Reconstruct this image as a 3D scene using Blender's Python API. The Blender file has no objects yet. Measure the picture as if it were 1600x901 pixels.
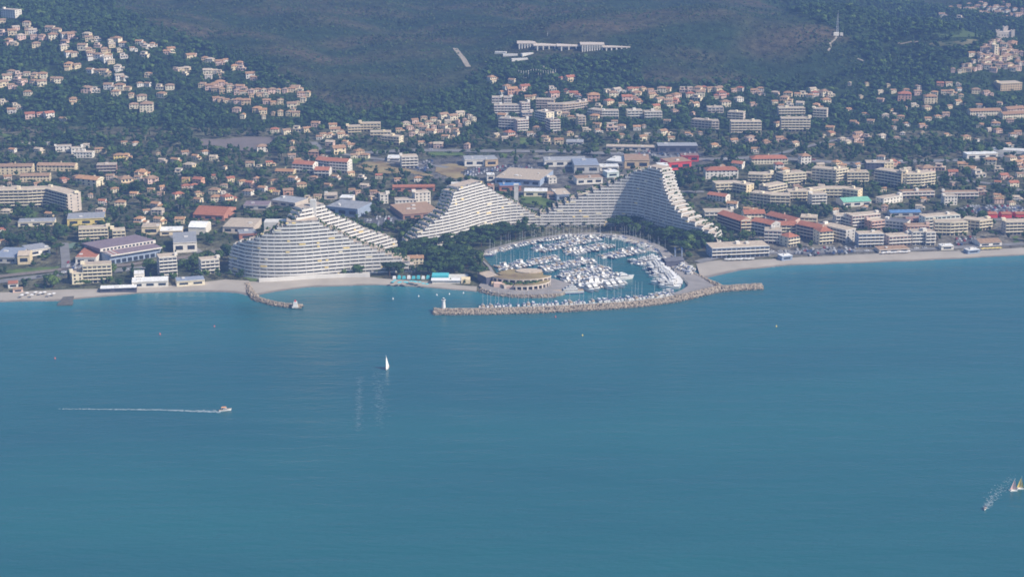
import bpy, math, random
import numpy as np
R = random.Random(7); NR = np.random.RandomState(11)
scene = bpy.context.scene
col = scene.collection
# ------------------------------------------------------------------ camera, sky, sun, exposure
CAM_H = 430.0; FPX = 2986.0; PITCH = math.radians(15.54)
cam_d = bpy.data.cameras.new('camera'); cam = bpy.data.objects.new('camera', cam_d); col.objects.link(cam)
cam_d.sensor_fit = 'HORIZONTAL'; cam_d.sensor_width = 36.0; cam_d.lens = 36.0 * FPX / 1600.0
cam_d.clip_start = 1.0; cam_d.clip_end = 60000.0
cam.location = (0, 0, CAM_H); cam.rotation_euler = (math.pi / 2 - PITCH, 0, 0)
scene.camera = cam
SUN_AZ = math.radians(117)      # clockwise from +Y (the view direction): from the right, a little behind the camera
SUN_EL = math.radians(41)
world = bpy.data.worlds.new('World'); scene.world = world; world.use_nodes = True
wn = world.node_tree.nodes; wn.clear()
sky = wn.new('ShaderNodeTexSky'); sky.sky_type = 'NISHITA'; sky.sun_disc = False
sky.sun_elevation = SUN_EL; sky.sun_rotation = SUN_AZ; sky.altitude = 100
sky.air_density = 1.0; sky.dust_density = 1.2; sky.ozone_density = 2.0
bg = wn.new('ShaderNodeBackground'); bg.inputs['Strength'].default_value = 0.11
wo = wn.new('ShaderNodeOutputWorld')
world.node_tree.links.new(sky.outputs[0], bg.inputs[0]); world.node_tree.links.new(bg.outputs[0], wo.inputs[0])
sun_d = bpy.data.lights.new('sun', 'SUN'); sun_d.energy = 4.5; sun_d.angle = math.radians(0.5); sun_d.color = (1.0, 0.90, 0.76)
sun = bpy.data.objects.new('sun', sun_d); col.objects.link(sun)
SV = (math.sin(SUN_AZ) * math.cos(SUN_EL), math.cos(SUN_AZ) * math.cos(SUN_EL), math.sin(SUN_EL))
from mathutils import Vector
sun.rotation_euler = Vector(SV).to_track_quat('Z', 'Y').to_euler()
sun.location = (800, 0, 1500)
scene.view_settings.view_transform = 'Standard'; scene.view_settings.look = 'None'
scene.view_settings.exposure = 0.56; scene.view_settings.gamma = 1.0
try: scene.view_settings.use_curve_mapping = False
except Exception: pass
HAZE_DENSITY = 1.58e-4; HAZE_COLOR = (0.235, 0.415, 0.86)
scene.cycles.use_denoising = True; scene.cycles.pixel_filter_type = 'BLACKMAN_HARRIS'; scene.cycles.filter_width = 1.7
scene.cycles.max_bounces = 5; scene.cycles.diffuse_bounces = 2; scene.cycles.glossy_bounces = 2
scene.cycles.transparent_max_bounces = 6; scene.cycles.volume_bounces = 0

# ------------------------------------------------------------------ picture <-> place
CP, SP = math.cos(PITCH), math.sin(PITCH)
def ray(px, py):
    a = (px - 800.0) / FPX; b = -(py - 450.5) / FPX
    return (a, CP + b * SP, -SP + b * CP)
def flat(px, py, z=2.0):
    d = ray(px, py); t = (z - CAM_H) / d[2]
    return (d[0] * t, d[1] * t)
def proj(x, y, z):
    zz = z - CAM_H
    dep = y * CP - zz * SP; up = y * SP + zz * CP
    return 800.0 + FPX * x / dep, 450.5 - FPX * up / dep
def sst(a, b, x):
    t = np.clip((x - a) / (b - a), 0, 1); return t * t * (3 - 2 * t)
def spl(x, w): return w * np.logaddexp(0, x / w)
def HL(x, y):
    """height of the land (metres)"""
    x = np.asarray(x, float); y = np.asarray(y, float)
    h = 2 + 8 * sst(1640, 2080, y)
    k = 0.098 - 0.055 * sst(250, 700, x)
    h = h + k * spl(y - 2150, 45) + 0.07 * spl(y - 3300, 120) - 0.168 * spl(y - 5600, 200)
    r = sst(2120, 2420, y)
    h = h + 42 * np.exp(-((x + 560) / 330) ** 2 - ((y - 2560) / 260) ** 2)
    h = h + 50 * np.exp(-((x - 360) / 300) ** 2 - ((y - 2560) / 150) ** 2)
    h = h + 22 * np.exp(-((x - 640) / 120) ** 2 - ((y - 2480) / 110) ** 2)
    h = h + 14 * np.exp(-((x - 60) / 170) ** 2 - ((y - 2520) / 130) ** 2)
    h = h - (x - 70) * .10 * np.exp(-((x - 75) / 120) ** 2 - ((y - 2490) / 80) ** 2)
    h = h + 8 * (np.abs(np.sin(x / 58 + .9 * np.sin(y / 120))) - .6) * sst(2250, 2500, y) * (1 - .8 * np.exp(-((x - 75) / 130) ** 2 - ((y - 2490) / 90) ** 2))
    h = h + r * (5 * np.sin(x / 61 + 1.3 * np.sin(y / 140)) + 4 * np.sin(y / 83 + x / 190) + 3 * np.sin((x + y) / 37) )
    return h
def ground(px, py):
    """where the line of sight through a picture point meets the land"""
    d = ray(px, py)
    t = np.arange(1300.0, 7000.0, 5.0) / d[1]
    z = CAM_H + d[2] * t; h = HL(d[0] * t, d[1] * t)
    i = int(np.argmax(z <= h))
    if i == 0: i = len(t) - 1
    a, b = t[i - 1], t[i]
    for _ in range(12):
        m = 0.5 * (a + b)
        if CAM_H + d[2] * m <= float(HL(d[0] * m, d[1] * m)): b = m
        else: a = m
    return (d[0] * b, d[1] * b, CAM_H + d[2] * b)
FR = {'A': (0, 310, 5.3), 'B': (200, 310, 6.005), 'C': (0, 200, 6.667), 'D': (220, 200, 6.667), 'E': (440, 180, 5.633),
      'F': (640, 200, 6.4375), 'G': (860, 200, 6.4375), 'H': (1080, 200, 6.154), 'I': (1320, 200, 5.714), 'J': (1080, 300, 6.154),
      'K': (1320, 300, 5.714), 'L': (0, 10, 6.154), 'M': (240, 70, 6.154), 'N': (740, 110, 6.154), 'O': (980, 120, 5.0),
      'P': (1400, 0, 4.505), 'Q': (0, 0, 3.2), 'R': (400, 0, 2.667), 'S': (1000, 0, 2.667), 'U': (340, 250, 3.753),
      'V': (600, 250, 3.753), 'W': (840, 250, 3.755), 'X': (750, 360, 8.188), 'Y': (1040, 370, 9.012), 'Z': (0, 0, 1.0)}
def fpx(f, x, y):
    a, b, s = FR[f]; return a + x / s, b + y / s
def in_poly(x, y, P):
    x = np.asarray(x, float); y = np.asarray(y, float); r = np.zeros(x.shape, bool); n = len(P)
    for i in range(n):
        x1, y1 = P[i]; x2, y2 = P[(i + 1) % n]
        if y1 == y2: continue
        c = ((y1 > y) != (y2 > y)) & (x < (x2 - x1) * (y - y1) / (y2 - y1) + x1)
        r ^= c
    return r
def dist_line(x, y, P, closed=False):
    x = np.asarray(x, float); y = np.asarray(y, float); d = np.full(x.shape, 1e9)
    n = len(P)
    for i in range(n if closed else n - 1):
        x1, y1 = P[i][:2]; x2, y2 = P[(i + 1) % n][:2]
        dx, dy = x2 - x1, y2 - y1; L = dx * dx + dy * dy + 1e-9
        t = np.clip(((x - x1) * dx + (y - y1) * dy) / L, 0, 1)
        d = np.minimum(d, np.hypot(x - x1 - t * dx, y - y1 - t * dy))
    return d

# ------------------------------------------------------------------ materials (procedural)
MATS = {}
def mat(name, c, rough=0.75, var=0.12, scale=0.35, spec=0.3, metal=0.0, rnd=0.0, c2=None, bump=0.0):
    if name in MATS: return MATS[name]
    m = bpy.data.materials.new(name); m.use_nodes = True
    nt = m.node_tree; n = nt.nodes; b = n['Principled BSDF']
    b.inputs['Roughness'].default_value = rough; b.inputs['Metallic'].default_value = metal
    try: b.inputs['Specular IOR Level'].default_value = spec
    except Exception: pass
    g = n.new('ShaderNodeNewGeometry')
    no = n.new('ShaderNodeTexNoise'); no.inputs['Scale'].default_value = scale; no.inputs['Detail'].default_value = 4
    nt.links.new(g.outputs['Position'], no.inputs['Vector'])
    mix = n.new('ShaderNodeMix'); mix.data_type = 'RGBA'
    lo = [max(0, v * (1 - var)) for v in c]; hi = [min(1, v * (1 + var)) for v in (c2 or c)]
    mix.inputs[6].default_value = (*lo, 1); mix.inputs[7].default_value = (*hi, 1)
    cr = n.new('ShaderNodeMapRange'); cr.inputs[1].default_value = 0.3; cr.inputs[2].default_value = 0.7
    nt.links.new(no.outputs[0], cr.inputs[0]); nt.links.new(cr.outputs[0], mix.inputs[0])
    out = mix.outputs[2]
    if rnd:
        oi = n.new('ShaderNodeObjectInfo'); hs = n.new('ShaderNodeHueSaturation')
        mr = n.new('ShaderNodeMapRange'); mr.inputs[3].default_value = 1 - rnd; mr.inputs[4].default_value = 1 + rnd
        nt.links.new(oi.outputs['Random'], mr.inputs[0]); nt.links.new(mr.outputs[0], hs.inputs['Value'])
        nt.links.new(out, hs.inputs['Color']); out = hs.outputs[0]
    nt.links.new(out, b.inputs['Base Color'])
    if bump:
        bp = n.new('ShaderNodeBump'); bp.inputs['Strength'].default_value = bump; bp.inputs['Distance'].default_value = 0.5
        nt.links.new(no.outputs[0], bp.inputs['Height']); nt.links.new(bp.outputs[0], b.inputs['Normal'])
    MATS[name] = m
    return m
WALLC = {'white': (.76, .71, .62), 'cream': (.75, .62, .40), 'ivory': (.78, .69, .50), 'pink': (.69, .50, .41), 'salmon': (.66, .38, .26), 'tan': (.62, .46, .28),
         'yellow': (.76, .60, .22), 'grey': (.50, .48, .44), 'dark': (.10, .10, .13), 'brown': (.36, .22, .17), 'red': (.58, .07, .07), 'orange': (.70, .34, .16),
         'bluegrey': (.30, .36, .46), 'terracotta': (.48, .22, .15), 'palegreen': (.66, .74, .68), 'beige': (.58, .50, .42)}
ROOFC = {'terra': (.35, .21, .12), 'red': (.36, .145, .085), 'orange': (.41, .235, .125), 'greyroof': (.30, .31, .33), 'tanroof': (.47, .39, .30), 'brownroof': (.26, .16, .14), 'darkroof': (.13, .13, .15),
         'blue': (.10, .20, .38), 'green': (.22, .50, .36), 'whiteroof': (.72, .72, .70), 'purple': (.22, .17, .19), 'rose': (.33, .22, .145), 'slateblue': (.26, .30, .38)}
def wallm(k): return mat('plaster_' + k, WALLC[k], .85, .10, .25, .2, rnd=.06)
def roofm(k): return mat('roofing_' + k, ROOFC[k], .85, .22, .5, .2, rnd=.10)
GLASS = mat('window_glass', (.035, .045, .065), .22, .3, .4, .5)
CONC = mat('pale_concrete', (.62, .60, .56), .85, .12, .3, .2)
PARA = mat('white_balcony_concrete', (.68, .65, .60), .7, .09, .12, .3)
RECESS = mat('recessed_glazing', (.10, .11, .13), .4, .5, .9, .4, c2=(.33, .31, .29))
TERR = mat('terrace_paving', (.46, .38, .30), .9, .2, .4, .2)
AWN = mat('yellow_awning', (.80, .62, .28), .8, .12, .5, .2, rnd=.1)
AWN2 = mat('cream_awning', (.78, .70, .52), .8, .08, .5, .2)
ASPH = mat('asphalt', (.11, .11, .12), .9, .25, .15, .2)
ROADM = mat('road_surface', (.20, .195, .195), .9, .18, .1, .2)
PAVE = mat('quay_paving', (.27, .25, .235), .9, .15, .12, .2)
SAND = mat('shingle_sand', (.36, .325, .28), .95, .10, .06, .1)
ROCK = mat('limestone_rock', (.21, .175, .135), .92, .30, .5, .2, c2=(.36, .30, .235), bump=.4)
WETROCK = mat('wet_dark_rock', (.13, .12, .10), .6, .3, .5, .3)
GEL = mat('white_gelcoat', (.70, .69, .66), .35, .05, .5, .5)
NAVY = mat('navy_gelcoat', (.05, .07, .16), .3, .05, .5, .5)
TEAK = mat('teak_deck', (.42, .31, .20), .7, .1, .8, .3)
BLUEC = mat('blue_canvas', (.06, .10, .24), .8, .1, .5, .2)
BEIGEC = mat('beige_canvas', (.52, .46, .38), .8, .1, .5, .2)
ALU = mat('mast_aluminium', (.60, .60, .62), .4, .05, .5, .5, metal=.3)
FOAM = mat('sea_foam', (.34, .42, .46), .8, .12, .3, .2)
TRUNK = mat('tree_bark', (.13, .09, .06), .95, .25, 1.0, .1)
SAILM = mat('white_sailcloth', (.80, .79, .77), .7, .04, .5, .2)
TURQ = mat('turquoise_cladding', (.10, .50, .56), .5, .08, .4, .3)
def foliage(name, a, b):
    m = mat(name, a, .8, .25, .11, .15, rnd=.16, c2=b)
    return m
F_DARK = foliage('pine_foliage', (.017, .040, .012), (.038, .074, .020))
F_MID = foliage('broadleaf_foliage', (.024, .056, .014), (.054, .098, .024))
F_LIGHT = foliage('fresh_foliage', (.052, .098, .020), (.100, .150, .036))
F_SCRUB = foliage('scrub_foliage', (.028, .050, .019), (.058, .078, .032))
F_MIX = {}

# ------------------------------------------------------------------ building helpers
def obj(name, mesh, parent=None, loc=(0, 0, 0), rz=0.0, **props):
    o = bpy.data.objects.new(name, mesh); col.objects.link(o)
    o.location = loc
    if rz: o.rotation_euler = (0, 0, rz)
    if parent is not None: o.parent = parent
    for k, v in props.items(): o[k] = v
    return o
def thing(name, label, cat, loc=(0, 0, 0), rz=0.0, group=None):
    o = obj(name, None, None, loc, rz, label=label, category=cat)
    o.empty_display_size = 1.0
    if group: o['group'] = group
    return o
class MB:
    def __init__(s, o=(0, 0, 0)): s.v = []; s.f = []; s.m = []; s.o = o
    def quad(s, a, b, c, d, m=0):
        i = len(s.v); s.v += [a, b, c, d]; s.f.append((i, i + 1, i + 2, i + 3)); s.m.append(m)
    def tri(s, a, b, c, m=0):
        i = len(s.v); s.v += [a, b, c]; s.f.append((i, i + 1, i + 2)); s.m.append(m)
    def box(s, cx, cy, z0, sx, sy, sz, rz=0.0, m=0, top=None, taper=1.0):
        c, n = math.cos(rz), math.sin(rz); i = len(s.v)
        for z, k in ((z0, 1.0), (z0 + sz, taper)):
            for ax, ay in ((-1, -1), (1, -1), (1, 1), (-1, 1)):
                x, y = ax * sx / 2 * k, ay * sy / 2 * k
                s.v.append((cx + x * c - y * n, cy + x * n + y * c, z))
        for q in ((0, 1, 5, 4), (1, 2, 6, 5), (2, 3, 7, 6), (3, 0, 4, 7)): s.f.append(tuple(i + k for k in q)); s.m.append(m)
        s.f.append((i + 4, i + 5, i + 6, i + 7)); s.m.append(m if top is None else top)
        s.f.append((i + 3, i + 2, i + 1, i)); s.m.append(m)
    def prism(s, P, z0, z1, m=0, top=None):
        n = len(P); i = len(s.v)
        ar = sum(P[k][0] * P[(k + 1) % n][1] - P[(k + 1) % n][0] * P[k][1] for k in range(n))
        if ar < 0: P = P[::-1]
        s.v += [(p[0], p[1], z0) for p in P] + [(p[0], p[1], z1) for p in P]
        for k in range(n): j = (k + 1) % n; s.f.append((i + k, i + j, i + n + j, i + n + k)); s.m.append(m)
        s.f.append(tuple(range(i + n, i + 2 * n))); s.m.append(m if top is None else top)
    def ribbon(s, A, B, z0, z1, mf=0, mb=0, mt=0, me=0, bottom=True):
        """solid between a front line A and a back line B"""
        n = len(A); i = len(s.v)
        for k in range(n):
            s.v += [(A[k][0], A[k][1], z0), (A[k][0], A[k][1], z1), (B[k][0], B[k][1], z1), (B[k][0], B[k][1], z0)]
        for k in range(n - 1):
            a = i + 4 * k; b = a + 4
            s.f.append((a, b, b + 1, a + 1)); s.m.append(mf)
            s.f.append((a + 1, b + 1, b + 2, a + 2)); s.m.append(mt)
            s.f.append((a + 2, b + 2, b + 3, a + 3)); s.m.append(mb)
            if bottom: s.f.append((a + 3, b + 3, b, a)); s.m.append(mb)
        s.f.append((i, i + 1, i + 2, i + 3)); s.m.append(me)
        e = i + 4 * (n - 1); s.f.append((e + 3, e + 2, e + 1, e)); s.m.append(me)
    def tube(s, p0, p1, r0, r1, n=6, m=0):
        p0 = Vector(p0); p1 = Vector(p1); d = (p1 - p0).normalized()
        u = d.orthogonal().normalized(); w = d.cross(u); i = len(s.v)
        for p, r in ((p0, r0), (p1, r1)):
            for k in range(n):
                a = 2 * math.pi * k / n; q = p + (u * math.cos(a) + w * math.sin(a)) * r; s.v.append(tuple(q))
        for k in range(n): j = (k + 1) % n; s.f.append((i + k, i + j, i + n + j, i + n + k)); s.m.append(m)
        s.f.append(tuple(i + n + k for k in range(n))); s.m.append(m)
        s.f.append(tuple(i + n - 1 - k for k in range(n))); s.m.append(m)
    def mesh(s, name, mats):
        me = bpy.data.meshes.new(name)
        ox, oy, oz = s.o
        me.from_pydata([(a - ox, b - oy, c - oz) for a, b, c in s.v], [], s.f)
        for m in mats: me.materials.append(m)
        if len(mats) > 1: me.polygons.foreach_set('material_index', s.m)
        me.update(); return me
    def build(s, name, mats, parent=None, **props):
        if not isinstance(mats, (list, tuple)): mats = [mats]
        return obj(name, s.mesh(name, mats), parent, **props)
def tri_mesh(name, V, F, mats, midx=None, smooth=False):
    """big triangle mesh from numpy arrays"""
    me = bpy.data.meshes.new(name); nv, nf = len(V), len(F); k = F.shape[1]
    me.vertices.add(nv); me.vertices.foreach_set('co', np.ascontiguousarray(V, np.float32).ravel())
    me.loops.add(nf * k); me.loops.foreach_set('vertex_index', np.ascontiguousarray(F, np.int32).ravel())
    me.polygons.add(nf); me.polygons.foreach_set('loop_start', np.arange(0, nf * k, k, dtype=np.int32))
    me.polygons.foreach_set('loop_total', np.full(nf, k, np.int32))
    for m in mats: me.materials.append(m)
    if midx is not None: me.polygons.foreach_set('material_index', np.ascontiguousarray(midx, np.int32))
    if smooth: me.polygons.foreach_set('use_smooth', np.ones(nf, bool))
    me.update(calc_edges=True); return me
def resample(P, step):
    out = [P[0]]
    for a, b in zip(P[:-1], P[1:]):
        L = math.hypot(b[0] - a[0], b[1] - a[1]); n = max(1, int(round(L / step)))
        for k in range(1, n + 1): t = k / n; out.append(tuple(a[j] + (b[j] - a[j]) * t for j in range(len(a))))
    return out
def normals(P):
    """outward normals of a front line that runs left to right (they point to the sea)"""
    N = []
    for i in range(len(P)):
        a = P[max(0, i - 1)]; b = P[min(len(P) - 1, i + 1)]
        dx, dy = b[0] - a[0], b[1] - a[1]; L = math.hypot(dx, dy) or 1; N.append((dy / L, -dx / L))
    return N
def offs(P, N, d): return [(p[0] + n[0] * d, p[1] + n[1] * d) for p, n in zip(P, N)]
def ico(sub):
    t = (1 + 5 ** .5) / 2
    V = [(-1, t, 0), (1, t, 0), (-1, -t, 0), (1, -t, 0), (0, -1, t), (0, 1, t), (0, -1, -t), (0, 1, -t), (t, 0, -1), (t, 0, 1), (-t, 0, -1), (-t, 0, 1)]
    F = [(0, 11, 5), (0, 5, 1), (0, 1, 7), (0, 7, 10), (0, 10, 11), (1, 5, 9), (5, 11, 4), (11, 10, 2), (10, 7, 6), (7, 1, 8), (3, 9, 4), (3, 4, 2), (3, 2, 6), (3, 6, 8), (3, 8, 9), (4, 9, 5), (2, 4, 11), (6, 2, 10), (8, 6, 7), (9, 8, 1)]
    V = [Vector(v).normalized() for v in V]
    for _ in range(sub):
        c = {}; G = []
        def mid(a, b):
            k = (min(a, b), max(a, b))
            if k not in c: V.append(((V[a] + V[b]) / 2).normalized()); c[k] = len(V) - 1
            return c[k]
        for a, b, d in F:
            x, y, z = mid(a, b), mid(b, d), mid(d, a); G += [(a, x, z), (b, y, x), (d, z, y), (x, y, z)]
        F = G
    return np.array([tuple(v) for v in V]), np.array(F)
ICO0, ICO1 = ico(0), ico(1)
ORD = ['first', 'second', 'third', 'fourth', 'fifth', 'sixth', 'seventh', 'eighth', 'ninth', 'tenth', 'eleventh', 'twelfth', 'thirteenth', 'fourteenth', 'fifteenth', 'sixteenth', 'seventeenth', 'eighteenth', 'nineteenth']
def ordinal(i):
    if i < 19: return ORD[i]
    n = i + 1; s = 'th' if 10 < n % 100 < 14 else {1: 'st', 2: 'nd', 3: 'rd'}.get(n % 10, 'th'); return '%d%s' % (n, s)
FOOT = []      # x, y, radius, half width, height of everything built: trees keep clear of it
def foot(x, y, r, hw, h): FOOT.append((x, y, r, hw, h))
MARKS = []     # (x, y, short phrase) landmarks used in labels

# ------------------------------------------------------------------ the setting: land, sea, beaches, quays
def FL(L, z=2.0): return [flat(px, py, z) for px, py in L]
W_IN = [(0, 458), (50, 456), (94, 454), (158, 452), (210, 450), (263, 447), (322, 441.5), (350, 438), (384, 440), (405, 442), (450, 439.5), (494, 436.5), (540, 434.5), (580, 434), (606, 436.5), (640, 439), (672, 440.5), (717, 446), (745, 448)]
W_OUT = [(0, 472), (50, 471), (95, 470), (150, 464), (220, 458.5), (300, 456), (345, 455.5), (372, 457.5), (392, 463), (404, 461), (430, 455.5), (480, 449), (530, 446.5), (590, 445), (640, 448), (690, 451), (740, 455), (775, 460)]
E_IN = [(1080, 417), (1098, 412), (1118, 409), (1134, 408), (1179, 407), (1210, 405.5), (1221, 404), (1340, 399), (1418, 395), (1495, 393), (1600, 388)]
E_OUT = [(1095, 436), (1112, 432), (1134, 427), (1158, 422), (1210, 417), (1242, 414.5), (1340, 410.5), (1418, 408.5), (1512, 403), (1600, 399)]
BASIN_LAND = [(764, 440), (769, 429.5), (763, 417.5), (752, 406.5), (744, 395.5), (772, 387), (800.5, 379.3), (840, 371.3), (880, 365.3), (930, 363.2), (978, 367), (1016, 376.8), (1040, 388.5), (1050, 398), (1062, 410)]
BASIN_EDGE = [(770, 440), (775, 430), (768, 418), (757, 408), (754, 398), (776, 390), (803, 382), (842, 374), (881, 368), (930, 366), (975, 370), (1010, 380), (1030, 391), (1036, 401), (1046, 413)]
w_in = FL(W_IN); w_in = [(-9500, w_in[0][1] + 300), (-3000, w_in[0][1] + 60)] + w_in
w_out = FL(W_OUT, 0); w_out = [(-9500, w_out[0][1] + 300), (-3000, w_out[0][1] + 60)] + w_out
e_in = FL(E_IN); e_in += [(3000, e_in[-1][1] + 300), (9500, e_in[-1][1] + 1500)]
e_out = FL(E_OUT, 0); e_out += [(3000, e_out[-1][1] + 300), (9500, e_out[-1][1] + 1500)]
b_land = FL(BASIN_LAND); b_edge = FL(BASIN_EDGE)
COAST = w_in + b_land + e_in
LANDPOLY = COAST + [(9500, 9500), (-9500, 9500)]
def axis(lo, hi, a, b, step, grow=1.16):
    c = list(np.arange(a, b + .1, step)); d = step
    while c[-1] < hi: d *= grow; c.append(min(hi, c[-1] + d))
    d = step; pre = []; x = a
    while x > lo: d *= grow; x = max(lo, x - d); pre.append(x)
    return np.array(pre[::-1] + c)
def grid_faces(nx, ny):
    i = (np.arange(ny - 1)[:, None] * nx + np.arange(nx - 1)[None, :]).ravel()
    return np.stack([i, i + 1, i + nx + 1, i + nx], 1)

def PX(f, L): return [fpx(f, x, y) for x, y in L]
SCRUB = [(110, -60), (190, 20), (300, 62), (400, 95), (470, 128), (505, 165), (560, 180), (640, 165), (720, 140), (745, 112), (770, 95), (800, 96), (1000, 92), (1010, 128), (1130, 132), (1290, 128), (1350, 100), (1330, 60), (1290, 40), (1180, 0), (1160, -60)]
DRY1 = PX('E', [(630, 450), (720, 415), (880, 405), (1000, 430), (1120, 470), (1240, 500), (1352, 530), (1352, 552), (1200, 530), (1050, 512), (900, 520), (760, 500)])
DRY2 = PX('F', [(250, 375), (450, 352), (560, 385), (600, 410), (530, 450), (600, 500), (470, 520), (350, 490), (230, 440)])
GREYF = PX('D', [(470, 125), (700, 112), (830, 118), (1080, 92), (1400, 95), (1370, 200), (1300, 240), (780, 245), (560, 172)])
VILF = PX('S', [(1065, 178), (1150, 165), (1220, 140), (1450, 142), (1440, 165), (1400, 200), (1290, 212), (1180, 195)])
GREENS = [PX('C', [(590, 40), (790, 30), (800, 75), (600, 80)]), PX('C', [(0, 60), (150, 55), (140, 95), (0, 105)]), PX('A', [(590, 235), (800, 220), (790, 262), (600, 275)]),
          PX('A', [(40, 590), (320, 570), (500, 560), (490, 590), (160, 625), (40, 630)]), PX('F', [(180, 240), (560, 245), (560, 285), (170, 285)]), PX('F', [(900, 240), (1000, 260), (990, 310), (900, 300)]),
          PX('F', [(1090, 690), (1380, 690), (1500, 760), (1420, 800), (1130, 760)]), PX('A', [(175, 115), (330, 110), (320, 160), (180, 165)]), PX('K', [(1490, 395), (1560, 395), (1570, 450), (1500, 470)]),
          PX('N', [(440, 640), (620, 660), (600, 720), (420, 720)]), PX('E', [(560, 370), (840, 385), (640, 430), (570, 420)]), PX('U', [(135, 690), (245, 690), (245, 718), (190, 715)])]
INDUS = [(560, 245), (640, 250), (760, 242), (1110, 245), (1110, 262), (1080, 270), (1010, 280), (960, 300), (880, 318), (830, 315), (760, 285), (700, 285), (620, 270)]
GARDEN = [(600, 395), (700, 385), (760, 365), (850, 352), (990, 352), (1130, 378), (1105, 402), (1060, 398), (1020, 374), (940, 358), (840, 366), (745, 392), (750, 440), (680, 438), (606, 432)]
AMB = [(1110, 385), (1340, 330), (1600, 330), (1600, 388), (1340, 398), (1110, 405)]

def land():
    xs = axis(-9500, 9500, -860, 860, 7.5); ys = axis(1300, 9500, 1480, 2960, 7.0)
    X, Y = np.meshgrid(xs, ys); x = X.ravel(); y = Y.ravel(); z = HL(x, y)
    near = y < 2400
    d = np.full(x.shape, 99.0); d[near] = dist_line(x[near], y[near], COAST)
    ins = in_poly(x, y, LANDPOLY)
    z = np.where(ins, z, np.maximum(1.9 - .32 * d, -4.0))
    u, v = proj(x, y, z)
    c = np.zeros((len(x), 4), np.float32); c[:, 3] = 1
    def n2(a, b, s): return .5 + .25 * (np.sin(x / a + 1.7 * np.sin(y / b + s)) + np.sin(y / (a * .7) + 1.3 * np.sin(x / (b * .8) + s * 2)))
    w = n2(47, 61, .3); w2 = n2(23, 19, 2.1)
    wood = np.array([.032, .054, .019]); town = np.array([.165, .150, .105]); scr1 = np.array([.094, .076, .046]); scr2 = np.array([.024, .044, .018])
    st = .5 + .25 * (np.sin(y / 13 + 2.2 * np.sin(x / 75 + y / 140)) + np.sin(y / 29 + x / 160 + 1.5 * np.sin(x / 48)))
    plain = (y < 2180)
    base = np.where(plain[:, None], wood + (town - wood) * np.clip(.15 + .7 * w2, 0, 1)[:, None], wood * (0.8 + .5 * w[:, None]))
    s = in_poly(u, v, SCRUB) & ~plain
    base = np.where(s[:, None], scr2 + (scr1 - scr2) * np.clip(.8 * w + .9 * st - .62 + .4 * (w2 - .5), 0, 1)[:, None], base)
    far = (v < 0) | (y > 2900)
    base = np.where((far & ~s)[:, None], scr2 + (scr1 - scr2) * (.4 * w)[:, None], base)
    for P, cc in [(INDUS, (.14, .135, .125)), (AMB, (.19, .175, .145))]:
        k = in_poly(u, v, P); base = np.where(k[:, None], np.array(cc) * (.75 + .4 * w2[:, None]), base)
    c[:, :3] = base
    me = tri_mesh('terrain', np.stack([x, y, z], 1), grid_faces(len(xs), len(ys)), [], smooth=True)
    at = me.color_attributes.new('cover', 'FLOAT_COLOR', 'POINT'); at.data.foreach_set('color', c.ravel())
    m = bpy.data.materials.new('land_cover'); m.use_nodes = True; nt = m.node_tree; n = nt.nodes; b = n['Principled BSDF']
    b.inputs['Roughness'].default_value = .95; b.inputs['Specular IOR Level'].default_value = .1
    a = n.new('ShaderNodeAttribute'); a.attribute_name = 'cover'
    g = n.new('ShaderNodeNewGeometry')
    no = n.new('ShaderNodeTexNoise'); no.inputs['Scale'].default_value = .09; no.inputs['Detail'].default_value = 6; no.inputs['Roughness'].default_value = .65
    nt.links.new(g.outputs['Position'], no.inputs['Vector'])
    mr = n.new('ShaderNodeMapRange'); mr.inputs[1].default_value = .3; mr.inputs[2].default_value = .72; mr.inputs[3].default_value = .3; mr.inputs[4].default_value = 1.75
    nt.links.new(no.outputs[0], mr.inputs[0])
    mx = n.new('ShaderNodeMix'); mx.data_type = 'RGBA'; mx.blend_type = 'MULTIPLY'; mx.inputs[0].default_value = 1
    nt.links.new(a.outputs['Color'], mx.inputs[6]); nt.links.new(mr.outputs[0], mx.inputs[7]); nt.links.new(mx.outputs[2], b.inputs['Base Color'])
    bp = n.new('ShaderNodeBump'); bp.inputs['Strength'].default_value = 1.0; bp.inputs['Distance'].default_value = 7
    nt.links.new(no.outputs[0], bp.inputs['Height']); nt.links.new(bp.outputs[0], b.inputs['Normal'])
    me.materials.append(m)
    obj('terrain', me, kind='structure', label='wooded coastal plain rising to scrub covered hills')
land()

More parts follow.
